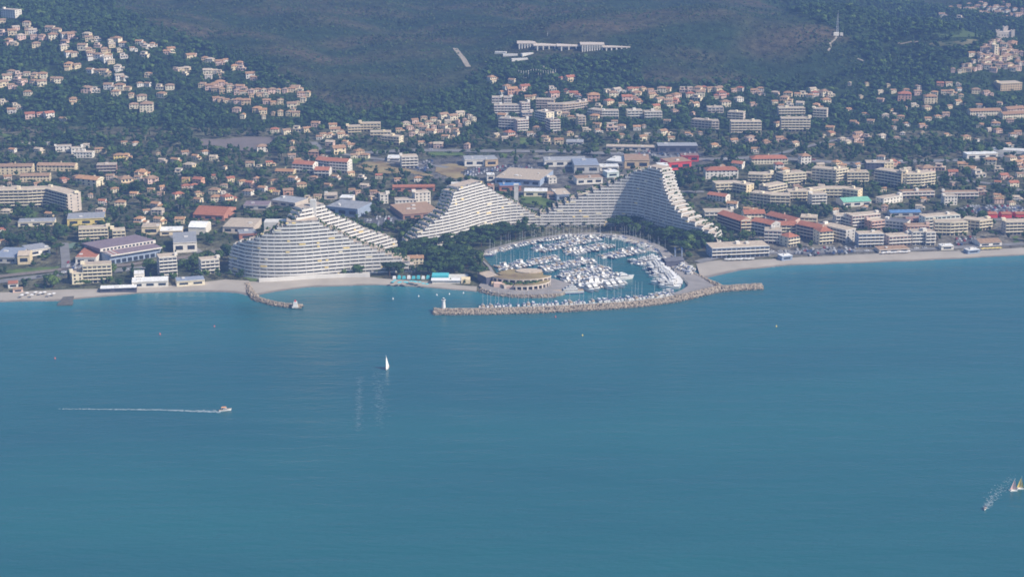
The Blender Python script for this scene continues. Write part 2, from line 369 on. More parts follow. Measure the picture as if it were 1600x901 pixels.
def sea():
    xs = axis(-9500, 9500, -700, 700, 14.0, 1.25); ys = axis(-6000, 9500, 1380, 1900, 8.0, 1.2)
    X, Y = np.meshgrid(xs, ys); x = X.ravel(); y = Y.ravel()
    shore = w_out + FL([(775, 460), (840, 462), (890, 458)], 0)
    d = np.minimum(dist_line(x, y, shore), dist_line(x, y, e_out))
    sh = np.clip(1 - d / 42.0, 0, 1) ** 1.3
    me = tri_mesh('sea', np.stack([x, y, np.zeros_like(x)], 1), grid_faces(len(xs), len(ys)), [])
    at = me.attributes.new('shallow', 'FLOAT', 'POINT'); at.data.foreach_set('value', sh.astype(np.float32))
    m = bpy.data.materials.new('sea_water'); m.use_nodes = True; nt = m.node_tree; n = nt.nodes; b = n['Principled BSDF']
    b.inputs['Roughness'].default_value = .22; b.inputs['IOR'].default_value = 1.27
    a = n.new('ShaderNodeAttribute'); a.attribute_name = 'shallow'
    g = n.new('ShaderNodeNewGeometry')
    mp = n.new('ShaderNodeMapping'); mp.inputs['Scale'].default_value = (.0022, .0065, 1); nt.links.new(g.outputs['Position'], mp.inputs['Vector'])
    big = n.new('ShaderNodeTexNoise'); big.inputs['Scale'].default_value = 1.0; big.inputs['Detail'].default_value = 5; nt.links.new(mp.outputs[0], big.inputs['Vector'])
    mr = n.new('ShaderNodeMapRange'); mr.inputs[1].default_value = .32; mr.inputs[2].default_value = .68; nt.links.new(big.outputs[0], mr.inputs[0])
    m1 = n.new('ShaderNodeMix'); m1.data_type = 'RGBA'; m1.inputs[6].default_value = (.011, .087, .110, 1); m1.inputs[7].default_value = (.014, .109, .125, 1); nt.links.new(mr.outputs[0], m1.inputs[0])
    m2 = n.new('ShaderNodeMix'); m2.data_type = 'RGBA'; m2.inputs[7].default_value = (.032, .17, .20, 1); nt.links.new(m1.outputs[2], m2.inputs[6]); nt.links.new(a.outputs['Fac'], m2.inputs[0])
    nt.links.new(m2.outputs[2], b.inputs['Base Color'])
    mp2 = n.new('ShaderNodeMapping'); mp2.inputs['Scale'].default_value = (.10, .22, 1); mp2.inputs['Rotation'].default_value = (0, 0, .35); nt.links.new(g.outputs['Position'], mp2.inputs['Vector'])
    rip = n.new('ShaderNodeTexNoise'); rip.inputs['Scale'].default_value = 1.0; rip.inputs['Detail'].default_value = 7; rip.inputs['Roughness'].default_value = .6; nt.links.new(mp2.outputs[0], rip.inputs['Vector'])
    mp3 = n.new('ShaderNodeMapping'); mp3.inputs['Scale'].default_value = (.012, .045, 1); mp3.inputs['Rotation'].default_value = (0, 0, -.2); nt.links.new(g.outputs['Position'], mp3.inputs['Vector'])
    sw = n.new('ShaderNodeTexNoise'); sw.inputs['Scale'].default_value = 1.0; sw.inputs['Detail'].default_value = 5; nt.links.new(mp3.outputs[0], sw.inputs['Vector'])
    ad = n.new('ShaderNodeMath'); ad.operation = 'MULTIPLY_ADD'; ad.inputs[1].default_value = 3.0; nt.links.new(sw.outputs[0], ad.inputs[0]); nt.links.new(rip.outputs[0], ad.inputs[2])
    bp = n.new('ShaderNodeBump'); bp.inputs['Strength'].default_value = .32; bp.inputs['Distance'].default_value = 1.4; nt.links.new(ad.outputs[0], bp.inputs['Height']); nt.links.new(bp.outputs[0], b.inputs['Normal'])
    me.materials.append(m)
    obj('sea', me, kind='structure', label='calm blue green sea of the bay')
sea()

def near_pts(P, q):
    return min(range(len(P)), key=lambda i: (P[i][0] - q[0]) ** 2 + (P[i][1] - q[1]) ** 2)
def polylen_sample(P, n):
    L = [0.0]
    for a, b in zip(P[:-1], P[1:]): L.append(L[-1] + math.hypot(b[0] - a[0], b[1] - a[1]))
    out = []
    for k in range(n):
        t = L[-1] * k / (n - 1); i = 0
        while i < len(L) - 2 and L[i + 1] < t: i += 1
        f = (t - L[i]) / ((L[i + 1] - L[i]) or 1); out.append((P[i][0] + (P[i + 1][0] - P[i][0]) * f, P[i][1] + (P[i + 1][1] - P[i][1]) * f))
    return out
def wet_sand(m):
    nt = m.node_tree; n = nt.nodes; b = n['Principled BSDF']; src = b.inputs['Base Color'].links[0].from_socket
    g = n.new('ShaderNodeNewGeometry'); sp = n.new('ShaderNodeSeparateXYZ'); nt.links.new(g.outputs['Position'], sp.inputs[0])
    no = n.new('ShaderNodeTexNoise'); no.inputs['Scale'].default_value = .12; nt.links.new(g.outputs['Position'], no.inputs['Vector'])
    ad = n.new('ShaderNodeMath'); ad.operation = 'MULTIPLY_ADD'; ad.inputs[1].default_value = -.7; nt.links.new(no.outputs[0], ad.inputs[0]); nt.links.new(sp.outputs[2], ad.inputs[2])
    mr = n.new('ShaderNodeMapRange'); mr.inputs[1].default_value = -.1; mr.inputs[2].default_value = .45; mr.inputs[3].default_value = .5; mr.inputs[4].default_value = 1.0; nt.links.new(ad.outputs[0], mr.inputs[0])
    mx = n.new('ShaderNodeMix'); mx.data_type = 'RGBA'; mx.blend_type = 'MULTIPLY'; mx.inputs[0].default_value = 1; nt.links.new(src, mx.inputs[6]); nt.links.new(mr.outputs[0], mx.inputs[7]); nt.links.new(mx.outputs[2], b.inputs['Base Color'])
wet_sand(SAND)
def beach(name, inner, outer, label, n=260):
    xs = np.linspace(max(inner[0][0], outer[0][0]), min(inner[-1][0], outer[-1][0]), n)
    xs = np.sort(np.concatenate([xs, np.linspace(-560, 620, 240)])); xs = xs[(xs >= max(inner[0][0], outer[0][0])) & (xs <= min(inner[-1][0], outer[-1][0]))]
    yi = np.interp(xs, [p[0] for p in inner], [p[1] for p in inner]); yo = np.interp(xs, [p[0] for p in outer], [p[1] for p in outer])
    V = []; prof = [(-.12, 2.15), (0, 2.25), (.3, 1.9), (.6, 1.35), (.8, .75), (1.0, .0), (1.15, -.8)]
    for t, z in prof:
        wob = .8 * np.sin(xs / 17) + .5 * np.sin(xs / 7.3)
        V.append(np.stack([xs, yi + (yo - yi) * t + wob * (t > .5), np.full_like(xs, z)], 1))
    V = np.concatenate(V); F = grid_faces(len(xs), len(prof))[:, ::-1]
    obj(name, tri_mesh(name, V, F, [SAND], smooth=True), kind='structure', label=label)
    return xs, yi, yo
BW = beach('beach', w_in, w_out, 'narrow shingle beach west of the harbour')
BE = beach('beach', e_in, e_out, 'pale grey shingle beach east of the harbour')
# quays round the basin
mb = MB(); mb.ribbon(b_edge, b_land, -4, 2.3, 0, 0, 1, 0, bottom=False); mb.build('quay', [CONC, PAVE], kind='structure', label='paved quay round the harbour basin')
PLAT = FL([(748, 447), (757, 453), (770, 457.5), (800, 460.5), (840, 461), (875, 459), (903, 450), (893, 444), (865, 436), (830, 428), (795, 424), (775, 428), (760, 432)])
mb = MB(); mb.prism(PLAT, -4, 2.45, 0, 1); mb.build('quay_platform', [ROCK, PAVE], kind='structure', label='stone quay platform below the round terrace restaurant')
APRON = FL([(1036, 401), (1046, 413), (1058, 428), (1069, 435), (1075.5, 442), (1074, 448), (1064, 454), (1051, 459), (1060, 464), (1095, 457), (1120, 450), (1106, 441), (1095, 434), (1084, 424), (1078, 415), (1064, 404)])
mb = MB(); mb.prism(APRON, -4, 2.5, 0, 1); mb.build('harbour_apron', [CONC, PAVE], kind='structure', label='grey paved boat apron at the east end of the harbour')

def patch(name, P, m, step=3.0, dz=.35, label=None, imgpoly=True):
    W = [ground(*p)[:2] for p in P] if imgpoly else P
    x0, x1 = min(p[0] for p in W), max(p[0] for p in W); y0, y1 = min(p[1] for p in W), max(p[1] for p in W)
    xs = np.arange(x0, x1 + step, step); ys = np.arange(y0, y1 + step, step)
    X, Y = np.meshgrid(xs, ys); ins = in_poly(X.ravel(), Y.ravel(), W); F = grid_faces(len(xs), len(ys)); F = F[ins[F].all(1)]
    if not len(F): return W
    used = np.unique(F); mp = np.zeros(len(ins), int); mp[used] = np.arange(len(used))
    x, y = X.ravel()[used], Y.ravel()[used]
    obj(name, tri_mesh(name, np.stack([x, y, HL(x, y) + dz], 1), mp[F], [m], smooth=True), kind='structure', **({'label': label} if label else {}))
    return W
M_DRY = mat('dry_grass', (.24, .17, .10), .95, .25, .06, .1, c2=(.27, .22, .11))
M_GREY = mat('bare_field', (.17, .145, .135), .95, .15, .05, .1)
M_LAWN = mat('lawn_grass', (.070, .125, .030), .95, .25, .08, .1, c2=(.11, .15, .045))
M_VIL = mat('valley_field', (.085, .105, .045), .95, .25, .02, .1, c2=(.17, .15, .085))
NOTREE = []
NOTREE.append(patch('field', DRY1, M_DRY, label='dry brown grass slope behind the houses'))
NOTREE.append(patch('field', DRY2, M_DRY, label='dry brown mound beside the dealers yard'))
NOTREE.append(patch('field', GREYF, M_GREY, label='bare grey field at the foot of the wooded hill'))
M_VIL2 = mat('valley_meadow', (.075, .11, .04), .95, .2, .03, .1); M_VIL3 = mat('valley_stubble', (.24, .20, .14), .95, .2, .04, .1)
NOTREE.append(patch('field', PX('S', [(1062, 180), (1130, 170), (1222, 168), (1225, 174), (1150, 180), (1080, 188)]), M_VIL3, 3, label='pale stubble strip in the valley beside the scrub ridge'))
NOTREE.append(patch('field', PX('S', [(1225, 142), (1320, 144), (1450, 146), (1440, 164), (1330, 162), (1240, 160)]), M_VIL2, 4, label='green meadow strip in the valley left of the old village'))
NOTREE.append(patch('field', PX('S', [(1190, 182), (1290, 170), (1430, 170), (1400, 188), (1330, 200), (1220, 196)]), M_VIL, 4, label='pale green field in the valley below the old village'))
for g_ in GREENS: NOTREE.append(patch('lawn', g_, M_LAWN))
LOTS = {'dealer': PX('F', [(560, 420), (760, 395), (1000, 385), (1290, 395), (1290, 440), (900, 440), (760, 450), (640, 500), (540, 480)]),
        'retail': PX('G', [(820, 240), (1060, 235), (1540, 250), (1545, 300), (1290, 300), (830, 285)]),
        'behind': PX('U', [(820, 345), (1080, 330), (1130, 360), (930, 405), (850, 390)]),
        'eastlot': PX('K', [(980, 150), (1100, 125), (1600, 120), (1600, 200), (1280, 195), (1000, 190)]),
        'beachlot': PX('J', [(860, 570), (1180, 545), (1590, 525), (1590, 590), (1180, 620), (870, 600)]),
        'eastlot2': PX('K', [(990, 420), (1180, 400), (1190, 455), (1000, 480)]),
        'hallstreet': PX('A', [(560, 520), (790, 545), (700, 590), (550, 590)]),
        'slopelot': PX('E', [(1180, 470), (1280, 400), (1352, 395), (1352, 450), (1250, 500)])}
LOTW = {}
for k_, P_ in LOTS.items(): LOTW[k_] = patch('car_park', P_, ASPH, dz=.4); NOTREE.append(LOTW[k_])
mt_court = mat('sports_court', (.14, .20, .15), .9, .1, .1, .1)
NOTREE.append(patch('sports_court', PX('A', [(510, 375), (650, 365), (700, 410), (560, 425)]), mt_court))
ROADS = []
def road(L, w, m=ROADM, name='road', z=None, label=None):
    P = [ground(*p)[:2] for p in L]; P = resample(P, 8); N = normals(P); A = offs(P, N, w / 2); B = offs(P, N, -w / 2)
    V = []; 
    for a, b in zip(A, B): V += [(*a, 0), (*b, 0)]
    V = np.array(V); V[:, 2] = HL(V[:, 0], V[:, 1]) + .45
    i = np.arange(len(P) - 1) * 2; F = np.stack([i, i + 2, i + 3, i + 1], 1)
    obj(name, tri_mesh(name, V, F, [m]), kind='structure', **({'label': label} if label else {}))
    ROADS.append((P, w)); return P
RAIL = mat('railway_ballast', (.20, .17, .15), .95, .2, .3, .1)
MOTORWAY = road([(560, 240), (640, 235), (740, 236), (880, 237), (1010, 243), (1100, 250), (1200, 246), (1330, 256), (1420, 253), (1520, 250), (1600, 240), (1660, 232)], 13, label='grey motorway crossing the plain below the hills')
COASTROAD = road([(-80, 443), (0, 440), (60, 433), (100, 428), (170, 424), (250, 416), (320, 402), (380, 388), (470, 372)], 12, label='coast road beside the railway')
road([(-80, 436), (0, 432), (100, 421), (200, 414), (290, 402), (360, 388)], 9, RAIL, 'railway', label='railway line behind the beach front')
road([(225, 345), (262, 362), (300, 388), (318, 400)], 9); road([(100, 380), (103, 410), (103, 430)], 8)
road([(1130, 347), (1230, 352), (1340, 350), (1470, 340), (1600, 345)], 10, label='main road through the east shore town')
EROAD = road([(1090, 410), (1120, 402), (1180, 396), (1300, 393), (1420, 391), (1600, 381)], 9, label='beach road along the east shore')
road([(1170, 252), (1220, 240), (1290, 222), (1340, 214)], 7); road([(1300, 262), (1350, 268), (1400, 270), (1570, 290), (1600, 300)], 8)
road([(490, 222), (500, 235), (560, 245), (700, 262)], 8); road([(700, 320), (850, 328), (960, 300), (1100, 300)], 8)
DIRT = mat('dirt_track', (.30, .26, .21), .95, .2, .2, .1)
road([(711, 76), (717, 84), (724, 92), (728, 99), (732, 105)], 7, DIRT, 'track', label='pale dirt track cut through the scrub'); road([(1294, 80), (1298, 74), (1297, 68), (1304, 63), (1308, 57)], 2.6, DIRT, 'track'); road([(436, 118), (448, 128), (456, 136)], 2.6, DIRT, 'track'); road([(1340, 92), (1352, 97)], 2.6, DIRT, 'track')
road([(100, 44), (108, 42), (115, 38)], 3.2, DIRT, 'track'); road([(848, 104), (862, 112), (872, 122)], 3.2, DIRT, 'track')
# ------------------------------------------------------------------ the terraced pyramid buildings
def interp(tab, k):
    return float(np.interp(k, [t[0] for t in tab], [t[1] for t in tab]))
def pyramid_wing(root, o, frame, base, nst, left, right, depth, fh, rnd, k0=0, flare=.32, z0=2.4):
    """storeys along a curved front; left/right give, per storey, the picture x where the storey ends"""
    bx = [fpx(frame, x, y) for x, y in base]
    # smooth front line, parametrised by picture x
    xs = np.linspace(bx[0][0], bx[-1][0], 140)
    by = np.interp(xs, [p[0] for p in bx], [p[1] for p in bx])
    ker = np.ones(21) / 21; by = np.convolve(np.pad(by, 10, 'edge'), ker, 'valid')
    W = np.array([flat(a, b, z0) for a, b in zip(xs, by)])
    plants = MB(o)
    a0, b0, s0 = FR[frame]
    for k in range(k0, nst):
        xl = a0 + interp(left, k) / s0; xr = a0 + interp(right, k) / s0
        sel = np.linspace(xl, xr, max(4, int((xr - xl) / 2.6)))
        P = [(float(np.interp(t, xs, W[:, 0])), float(np.interp(t, xs, W[:, 1]))) for t in sel]
        N = normals(P); f = (nst - k) * flare
        A = offs(P, N, f); B = offs(P, N, -depth); z = z0 + k * fh
        st = MB(o); st.ribbon(offs(P, N, f - 2.1), offs(P, N, -depth + 1.8), z, z + fh - .32, 0, 0, 1, 2)
        S = st.build('storey', [RECESS, TERR, PARA], root)
        pa = MB(o); pa.ribbon(A, B, z - .3, z, 0, 0, 1, 0)
        In = offs(P, N, f - .25); BIn = offs(P, N, -depth + .25); ph = fh * .47
        pa.ribbon(A, In, z, z + ph); pa.ribbon(BIn, B, z, z + ph)
        for e, q in ((0, 1), (-1, -2)):
            d = (P[q][0] - P[e][0], P[q][1] - P[e][1]); L = math.hypot(*d) or 1; d = (d[0] / L * .25, d[1] / L * .25)
            I2 = [In[e], BIn[e]]; J2 = [(I2[0][0] + d[0], I2[0][1] + d[1]), (I2[1][0] + d[0], I2[1][1] + d[1])]
            pa.ribbon(I2, J2, z, z + ph)
        pa.build('parapet', [PARA, TERR], S)
        fins = MB(o); L = 0.0; last = -99
        for i in range(1, len(P)):
            L += math.hypot(P[i][0] - P[i - 1][0], P[i][1] - P[i - 1][1])
            gx = int((P[i][0] + 2000) / 6.2)
            if gx != last:
                last = gx; nx, ny = N[i]; tx, ty = -ny, nx
                fins.box(P[i][0] + nx * (f - 1.15), P[i][1] + ny * (f - 1.15), z, .32, 1.7, fh - .33, math.atan2(ty, tx), 0)
                if rnd.random() < .085:
                    aw = MB(o); c, s = P[i], N[i]; w = rnd.choice((2.2, 3.2, 5.4)); r = math.atan2(ty, tx)
                    aw.box(c[0] + s[0] * (f - .5) - tx * w * .5, c[1] + s[1] * (f - .5) - ty * w * .5, z + 1.15, w, 1.5, 1.0, r)
                    aw.build('awning', [AWN if rnd.random() < .6 else AWN2], S)
        if fins.v: fins.build('partition_walls', [PARA], S, kind='stuff')
        # planted terraces where the next storey steps back
        if k + 1 < nst:
            for (xa, xb, end) in ((xl, a0 + interp(left, k + 1) / s0, 0), (a0 + interp(right, k + 1) / s0, xr, -1)):
                n = int(max(0, abs(xb - xa)) * .9)
                for _ in range(min(14, n + 2)):
                    t = rnd.uniform(min(xa, xb), max(xa, xb)); px_ = float(np.interp(t, xs, W[:, 0])); py_ = float(np.interp(t, xs, W[:, 1]))
                    i = min(range(len(P)), key=lambda j: abs(sel[j] - t)); nx, ny = N[i]; d = rnd.uniform(-.5, depth - 1)
                    r = rnd.uniform(.4, 1.1); plants.box(px_ - nx * d, py_ - ny * d, z + fh - .3, r * 1.6, r * 1.5, r * 1.5, rnd.random() * 3, 0, taper=.55)
    if plants.v: plants.build('terrace_plants', [F_MID], root, kind='stuff')
    c = W[70]; 
    for i in range(0, 140, 5):
        foot(W[i][0], W[i][1] + depth * .5, depth * .55 + 2, 6, 0)
    return W
rp = random.Random(5)
FH = 3.06
# --- the pyramid on the beach
o = (*flat(490, 434), 2.4)
ro = thing('terraced_pyramid_building', 'white terraced pyramid apartment building standing directly on the beach', 'building', o, group='terraced pyramid buildings of the marina')
Wa = pyramid_wing(ro, o, 'U', [(425, 682), (500, 670), (620, 642), (700, 622), (850, 580), (1045, 528)], 19,
    [(0, 430), (14, 430), (15, 446), (16, 468), (17, 490), (18, 506)], [(0, 1042), (3, 1036), (4, 1005), (5.3, 975), (7.2, 905), (9, 850), (10.9, 810), (13.6, 730), (15, 690), (17, 650), (18, 640)], 14, FH, rp)
Wb = pyramid_wing(ro, o, 'U', [(84, 640), (105, 655), (130, 668), (200, 684), (300, 691), (480, 688), (650, 672), (800, 660), (900, 653), (1020, 648), (1160, 645)], 16,
    [(0, 92), (4, 88), (7, 100), (8, 112), (9, 140), (10, 190), (11, 235), (12, 270), (13, 330), (14, 358), (15, 415)],
    [(0, 1158), (1.2, 1150), (2.3, 1120), (3.3, 1065), (4.4, 1000), (5.3, 975), (6.5, 910), (7.6, 870), (8.9, 800), (10, 770), (11, 740), (12.3, 700), (13.4, 640), (15, 605)], 17, FH, rp)
p = flat(*fpx('U', 565, 668)); mb = MB(o); mb.box(p[0], p[1] + 9, 2.4, 5, 5, 19 * FH + 5); mb.build('lift_tower', [CONC], ro)
p = flat(*fpx('U', 500, 668)); mb = MB(o); mb.box(p[0] - 18, p[1] + 14, 2.4, 30, 12, 14.2 * FH); mb.build('rear_core', [CONC], ro)
mb = MB(o)   # podium wall along the beach
P = FL([(405, 441), (450, 438.5), (494, 435.5), (540, 433.5), (578, 433)]); N = normals(P); mb.ribbon(P, offs(P, N, -2), 1.0, 5.2); mb.build('podium_wall', [PARA], ro)
MARKS.append((*flat(500, 440), 'the beachfront pyramid building'))
FH = 2.73
# --- the middle pyramid
o = (*flat(745, 365), 2.4)
ro = thing('terraced_pyramid_building', 'white terraced pyramid building with slanting curved front behind the pines', 'building', o, group='terraced pyramid buildings of the marina')
Wc = pyramid_wing(ro, o, 'V', [(122, 522), (200, 512), (280, 500), (350, 486), (420, 470), (500, 446), (560, 425), (640, 408), (700, 398), (800, 390), (935, 386)], 18,
    [(0, 125), (2, 130), (3.3, 170), (4.8, 200), (6.4, 240), (7.4, 262), (8.7, 310), (9.6, 340), (11.1, 370), (13, 388), (16, 408), (17, 440)],
    [(0, 932), (3.2, 930), (3.4, 908), (4, 880), (5.2, 840), (7.5, 790), (9.2, 745), (11.3, 680), (13.4, 640), (15, 608), (17, 575)], 15, FH, rp)
p = flat(*fpx('V', 500, 446)); mb = MB(o); mb.box(p[0] - 8, p[1] + 17, 2.4, 18, 8, 17.0 * FH); mb.build('rear_core', [CONC], ro)
MARKS.append((*flat(740, 372), 'the middle pyramid building'))
# --- the tall one
o = (*flat(1010, 360), 2.4)
ro = thing('terraced_pyramid_building', 'tallest grey white terraced pyramid building with its hollow wing in shade', 'building', o, group='terraced pyramid buildings of the marina')
Wd = pyramid_wing(ro, o, 'W', [(2, 386), (200, 384), (400, 382), (530, 381), (600, 390), (660, 404), (720, 422), (790, 442), (880, 465), (980, 485), (1065, 498)], 22,
    [(0, 8), (3.4, 8), (4, 14), (5.2, 75), (6.8, 110), (7.7, 150), (9, 190), (10.2, 245), (11.4, 300), (12.6, 345), (13.6, 400), (15.7, 470), (18.1, 545), (19, 560), (19.6, 610), (21, 640)],
    [(0, 1062), (2.8, 1055), (4.9, 985), (7.9, 860), (11.2, 792), (15.4, 748), (20.6, 722), (21, 712)], 15, FH, rp)
p = flat(*fpx('W', 690, 412)); mb = MB(o); mb.box(p[0] + 1, p[1] + 11, 2.4, 15, 7, 21.4 * FH); mb.build('rear_core', [CONC], ro)
FH = 3.06
MARKS.append((*flat(1030, 368), 'the tallest pyramid building'))

# ------------------------------------------------------------------ ordinary buildings
def slab(label, f, pts, n, depth, wall, roof='flat', style='b', fh=3.0, name='apartment_block', cat='building', group='apartment blocks', band=None, mark=None, rc=None, dz=0):
    band = band or {'cream': 'ivory', 'tan': 'cream', 'beige': 'ivory', 'salmon': 'pink', 'orange': 'ivory', 'ivory': 'ivory', 'yellow': 'ivory', 'brown': 'beige'}.get(wall, 'white')
    L = [ground(*fpx(f, x, y)) for x, y in pts]
    z = min(p[2] for p in L) + dz; P0 = [p[:2] for p in L]; P = resample(P0, 9.0); N = normals(P)
    o = (sum(p[0] for p in P) / len(P), sum(p[1] for p in P) / len(P), z)
    ro = thing(name, label, cat, o, group=group)
    B = offs(P, N, -depth); top = z + n * fh
    w = MB(o); w.ribbon(P, B, z - 4, top, 0, 0, 1, 0); w.build('wall', [wallm(wall), roofm(rc or 'tanroof')], ro)
    rl = random.Random(hash((pts[0], n)) & 0xffff)
    win = MB(o)
    for k in range(n):
        zk = z + k * fh
        if style == 'b' and k > 0:
            for i0 in range(0, 1):
                bal = MB(o); bal.ribbon(offs(P, N, 1.4), offs(P, N, .004), zk - .2, zk, 0, 0, 0, 0); bal.ribbon(offs(P, N, 1.4), offs(P, N, 1.22), zk, zk + 1.0)
                bal.build('balcony', [wallm(band)], ro)
        for (a, b, nn) in zip(P[:-1], P[1:], N):
            Ls = math.hypot(b[0] - a[0], b[1] - a[1]); m = max(1, int(Ls / 3.2)); dx, dy = (b[0] - a[0]) / Ls, (b[1] - a[1]) / Ls
            nx, ny = dy, -dx
            for j in range(m):
                t = (j + .5) / m * Ls; cx, cy = a[0] + dx * t + nx * .02, a[1] + dy * t + ny * .02
                ww = Ls / m * .78 if style == 'b' else 1.4; hh = 1.9 if style == 'b' else 1.5; zz = zk + (.2 if style == 'b' else .95)
                win.box(cx, cy, zz, ww, .12, hh, math.atan2(dy, dx))
        for e, q in ((0, 1), (-1, -2)):     # windows on the end walls
            a, b = P[e], B[e]; Ls = math.hypot(b[0] - a[0], b[1] - a[1]); m = max(1, int(Ls / 5)); dx, dy = (b[0] - a[0]) / Ls, (b[1] - a[1]) / Ls
            for j in range(m):
                t = (j + .5) / m * Ls; win.box(a[0] + dx * t, a[1] + dy * t, zk + .95, 1.3, .14, 1.4, math.atan2(dy, dx))
    win.build('windows', [GLASS], ro, kind='stuff')
    if roof == 'flat':
        r = MB(o); r.ribbon(offs(P, N, .5), offs(P, N, -depth - .5), top, top + .35, 0, 0, 1, 0)
        r.ribbon(offs(P, N, .5), offs(P, N, .2), top + .35, top + .8); R_ = r.build('roof', [wallm(band), roofm(rc or 'tanroof')], ro)
        for j in range(max(1, len(P) // 3)):
            i = rl.randrange(len(P)); h = MB(o); d = rl.uniform(.35, .65) * depth; h.box(P[i][0] - N[i][0] * d, P[i][1] - N[i][1] * d, top + .35, rl.uniform(3, 5), rl.uniform(2.5, 4), rl.uniform(1.4, 2.6), math.atan2(-N[i][0], N[i][1]) + math.pi / 2)
            h.build('roof_hut', [wallm(band)], R_)
    elif roof in ('gable', 'hip'):
        r = MB(o); A = offs(P, N, .9); C = offs(P, N, -depth - .9); M = offs(P, N, -depth / 2); rh = depth * .2
        if roof == 'hip':
            M = list(M); d0 = (M[1][0] - M[0][0], M[1][1] - M[0][1]); L0 = math.hypot(*d0); s = min(depth * .45, L0 * .9) / L0; M[0] = (M[0][0] + d0[0] * s, M[0][1] + d0[1] * s)
            d0 = (M[-2][0] - M[-1][0], M[-2][1] - M[-1][1]); L0 = math.hypot(*d0); s = min(depth * .45, L0 * .9) / L0; M[-1] = (M[-1][0] + d0[0] * s, M[-1][1] + d0[1] * s)
        t3 = lambda p, zz: (p[0], p[1], zz)
        for i in range(len(P) - 1):
            r.quad(t3(A[i], top), t3(A[i + 1], top), t3(M[i + 1], top + rh), t3(M[i], top + rh)); r.quad(t3(M[i], top + rh), t3(M[i + 1], top + rh), t3(C[i + 1], top), t3(C[i], top))
            r.quad(t3(A[i], top - .02), t3(C[i], top - .02), t3(C[i + 1], top - .02), t3(A[i + 1], top - .02))
        gm = 0 if roof == 'hip' else 1
        r.tri(t3(A[0], top), t3(M[0], top + rh), t3(C[0], top), gm); r.tri(t3(A[-1], top), t3(C[-1], top), t3(M[-1], top + rh), gm)
        R_ = r.build('roof', [roofm(rc or 'terra'), wallm(wall)], ro)
        i = len(P) // 2; h = MB(o); h.box(M[i][0], M[i][1] + 1.2, top + rh * .5, 1.1, .9, rh * .5 + 1.2); h.build('chimney', [wallm(wall)], R_)
    for i in range(len(P)): foot(P[i][0] - N[i][0] * depth / 2, P[i][1] - N[i][1] * depth / 2, depth * .62 + 2, 7, n * fh)
    if mark: MARKS.append((o[0], o[1], mark))
    return ro
def shed(label, f, a, b, h, depth, wall, rc, name='warehouse', cat='building', group='sheds and halls', form='flat', skylights=0, mark=None, win=True):
    p, q = ground(*fpx(f, *a)), ground(*fpx(f, *b)); z = min(p[2], q[2]); P = [p[:2], q[:2]]; P = resample(P, 200); N = normals(P)
    B = offs(P, N, -depth); o = ((p[0] + q[0]) / 2, (p[1] + q[1]) / 2, z); ro = thing(name, label, cat, o, group=group)
    w = MB(o); w.ribbon(P, B, z - 4, z + h); w.build('wall', [wallm(wall)], ro)
    r = MB(o); A = offs(P, N, .6); C = offs(P, N, -depth - .6); L = math.hypot(q[0] - p[0], q[1] - p[1]); dx, dy = (q[0] - p[0]) / L, (q[1] - p[1]) / L
    if form == 'flat': r.ribbon(A, C, z + h, z + h + .7, 1, 1, 0, 1)
    else:
        K = 9; rows = []
        for i in range(K):
            t = i / (K - 1); hh = (1 - abs(2 * t - 1)) * depth * .13 if form == 'gable' else math.sin(math.pi * t) * depth * .16
            rows.append([(A[j][0] + (C[j][0] - A[j][0]) * t, A[j][1] + (C[j][1] - A[j][1]) * t, z + h + hh + .02) for j in range(len(P))])
        for i in range(K - 1):
            for j in range(len(P) - 1): r.quad(rows[i][j], rows[i][j + 1], rows[i + 1][j + 1], rows[i + 1][j])
        for j, s in ((0, 1), (-1, -1)):
            for i in range(1, K - 1): r.tri(rows[0][j], rows[i + 1][j], rows[i][j], 1) if s > 0 else r.tri(rows[0][j], rows[i][j], rows[i + 1][j], 1)
    R_ = r.build('roof', [roofm(rc), wallm(wall)], ro)
    for k in range(skylights):
        t = (k + .5) / skylights * L; s = MB(o); c = (P[0][0] + dx * t - N[0][0] * depth * (.35 + .3 * (k % 2)), P[0][1] + dy * t - N[0][1] * depth * (.35 + .3 * (k % 2)))
        s.box(c[0], c[1], z + h + .6, 4, 2, .5, math.atan2(dy, dx)); s.build('skylight', [wallm('white')], R_)
    if form == 'flat':
        for k in range(max(1, int(L * depth / 500))):
            t = R.uniform(.1, .9) * L; d = R.uniform(.2, .8) * depth; s = MB(o); s.box(P[0][0] + dx * t - N[0][0] * d, P[0][1] + dy * t - N[0][1] * d, z + h + .7, R.uniform(1.5, 4), R.uniform(1.5, 3), R.uniform(.6, 1.5), math.atan2(dy, dx)); s.build('roof_unit', [CONC], R_)
    if win:
        m = max(1, int(L / 9))
        for k in range(m):
            t = (k + .5) / m * L; s = MB(o); s.box(P[0][0] + dx * t + N[0][0] * .03, P[0][1] + dy * t + N[0][1] * .03, z + h * .3, L / m * .62, .12, h * .42, math.atan2(dy, dx)); s.build('window', [GLASS], ro)
    for k in range(int(L / 9) + 1):
        for d in np.arange(5, depth + 1, 11): foot(P[0][0] + dx * k * 9 - N[0][0] * d, P[0][1] + dy * k * 9 - N[0][1] * d, 9, 6, h + 1)
    if mark: MARKS.append((o[0], o[1], mark))
    return ro
